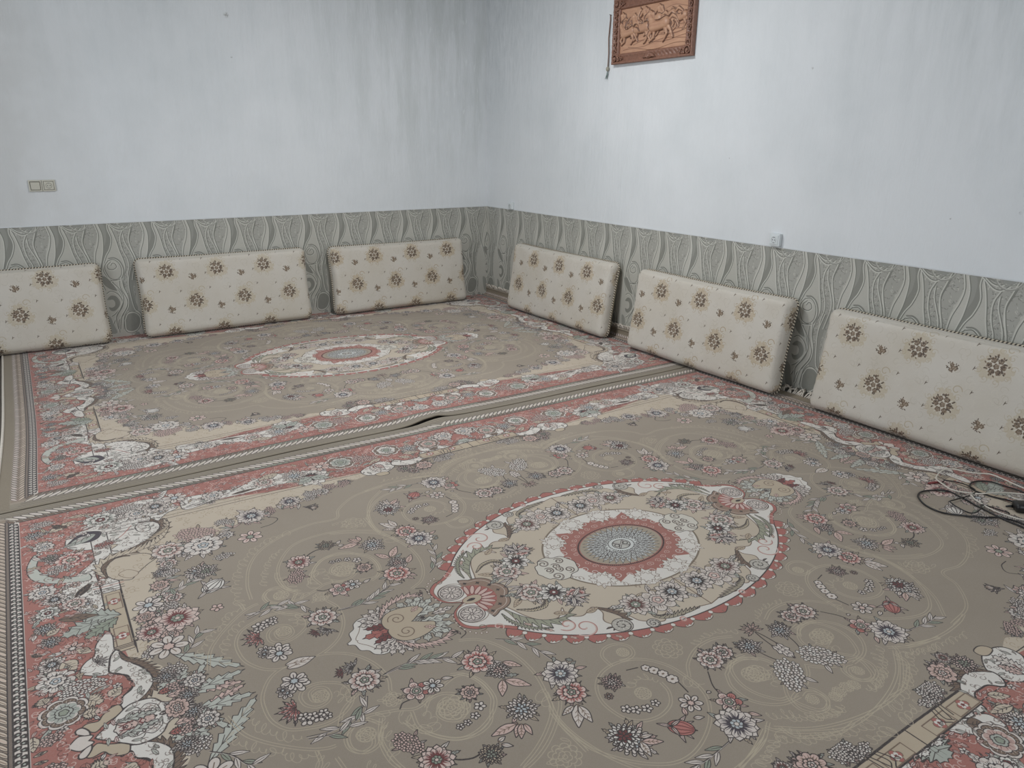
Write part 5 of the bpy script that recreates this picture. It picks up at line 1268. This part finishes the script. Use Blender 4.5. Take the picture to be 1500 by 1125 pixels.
# ================================================================ cables on the near carpet
def cable(name, pts, r, mat, label, lift=.0, seed=0):
    P = smooth(np.array(pts), n=6); rr = random.Random(seed); n = len(P); z = [r+.002+lift*(.75+.25*math.sin(i*.21+seed)) for i in range(n)]; z[0] = z[-1] = r+.001
    m = MB(); m.tube([(p[0]-P[0][0], p[1]-P[0][1], z[i]) for i, p in enumerate(P)], r, 8); o = m.build(name, mat); o.location = (P[0][0], P[0][1], .001); return tag(o, label, 'cable')
cable('power_cable', [(-.642, -5.141), (-.636, -5.121), (-.635, -5.091), (-.658, -5.04), (-.725, -4.993), (-.778, -4.939), (-.811, -4.897), (-.815, -4.852), (-.801, -4.81), (-.767, -4.769), (-.74, -4.751), (-.702, -4.742), (-.659, -4.751), (-.609, -4.778), (-.589, -4.81), (-.599, -4.849), (-.609, -4.888), (-.626, -4.93), (-.634, -4.959), (-.645, -5.003), (-.654, -5.038), (-.662, -5.081), (-.664, -5.127), (-.682, -5.198)], .0036, M_BLK, 'black cable lying in the widest loop, reaching farthest left on the near carpet', .0, 1)
cable('power_cable', [(-.519, -4.738), (-.481, -4.772), (-.466, -4.811), (-.476, -4.843), (-.497, -4.868), (-.529, -4.88), (-.575, -4.878), (-.635, -4.867), (-.688, -4.86), (-.704, -4.867), (-.722, -4.895), (-.731, -4.935), (-.724, -4.961), (-.697, -4.97), (-.652, -4.965), (-.62, -4.951), (-.603, -4.971), (-.593, -5.011), (-.589, -5.048)], .0026, M_BLK, 'thin black lead with a red end and a pointed kink inside the wide loop', .009, 2)
cable('power_cable', [(-.323, -5.051), (-.323, -4.987), (-.318, -4.953), (-.325, -4.906), (-.331, -4.858), (-.36, -4.829), (-.4, -4.814), (-.439, -4.819), (-.47, -4.837), (-.487, -4.869), (-.486, -4.903), (-.48, -4.943), (-.46, -4.983), (-.456, -5.025), (-.468, -5.05)], .0034, M_BLK, 'black cable looping behind the adapter, nearest the right hand cushion', .0, 3)
cable('white_cable', [(-.305, -5.051), (-.290, -4.98), (-.285, -4.927), (-.274, -4.867), (-.268, -4.822), (-.28, -4.799), (-.319, -4.764), (-.346, -4.715), (-.38, -4.688), (-.429, -4.684), (-.489, -4.697), (-.524, -4.715), (-.551, -4.748), (-.569, -4.775), (-.58, -4.805), (-.566, -4.833), (-.537, -4.87), (-.516, -4.897), (-.47, -4.922), (-.416, -4.947), (-.353, -5.0), (-.330, -5.044)], .0030, M_WC, 'long white cable running in a loop beside the right hand cushion', .010, 4)
cable('white_cable', [(-.540, -4.883), (-.562, -4.880), (-.574, -4.888), (-.599, -4.917), (-.609, -4.954), (-.62, -4.985), (-.631, -5.028), (-.634, -5.067), (-.626, -5.096), (-.598, -5.122), (-.53, -5.165)], .0028, M_WC, 'short white cable curving in front of the black adapter', .012, 5)
root = empty('power_adapter', (-.488, -5.080, .001), -.80); tag(root, 'rounded black power adapter at the right edge on the near carpet', 'adapter')
m = MB(); m.box((.0, 0, .020), (.125, .062, .038), .014); m.build('housing', M_BLK, root); m = MB(); m.tube([(-.060, .012, .014), (-.072, .012, .012), (-.086, .012, .009)], [.0075, .006, .004], 10); m.build('strain_relief', M_BLK, root)
m = MB(); m.tube([(-.585, -4.712, .006), (-.557, -4.722, .0065), (-.530, -4.733, .006)], [.0045, .0055, .004], 8); o = m.build('cable_plug', plain('red_plug', (120, 52, 52), .4, .1)); tag(o, 'small dark red plug tip at the left end of the thin black lead', 'plug')
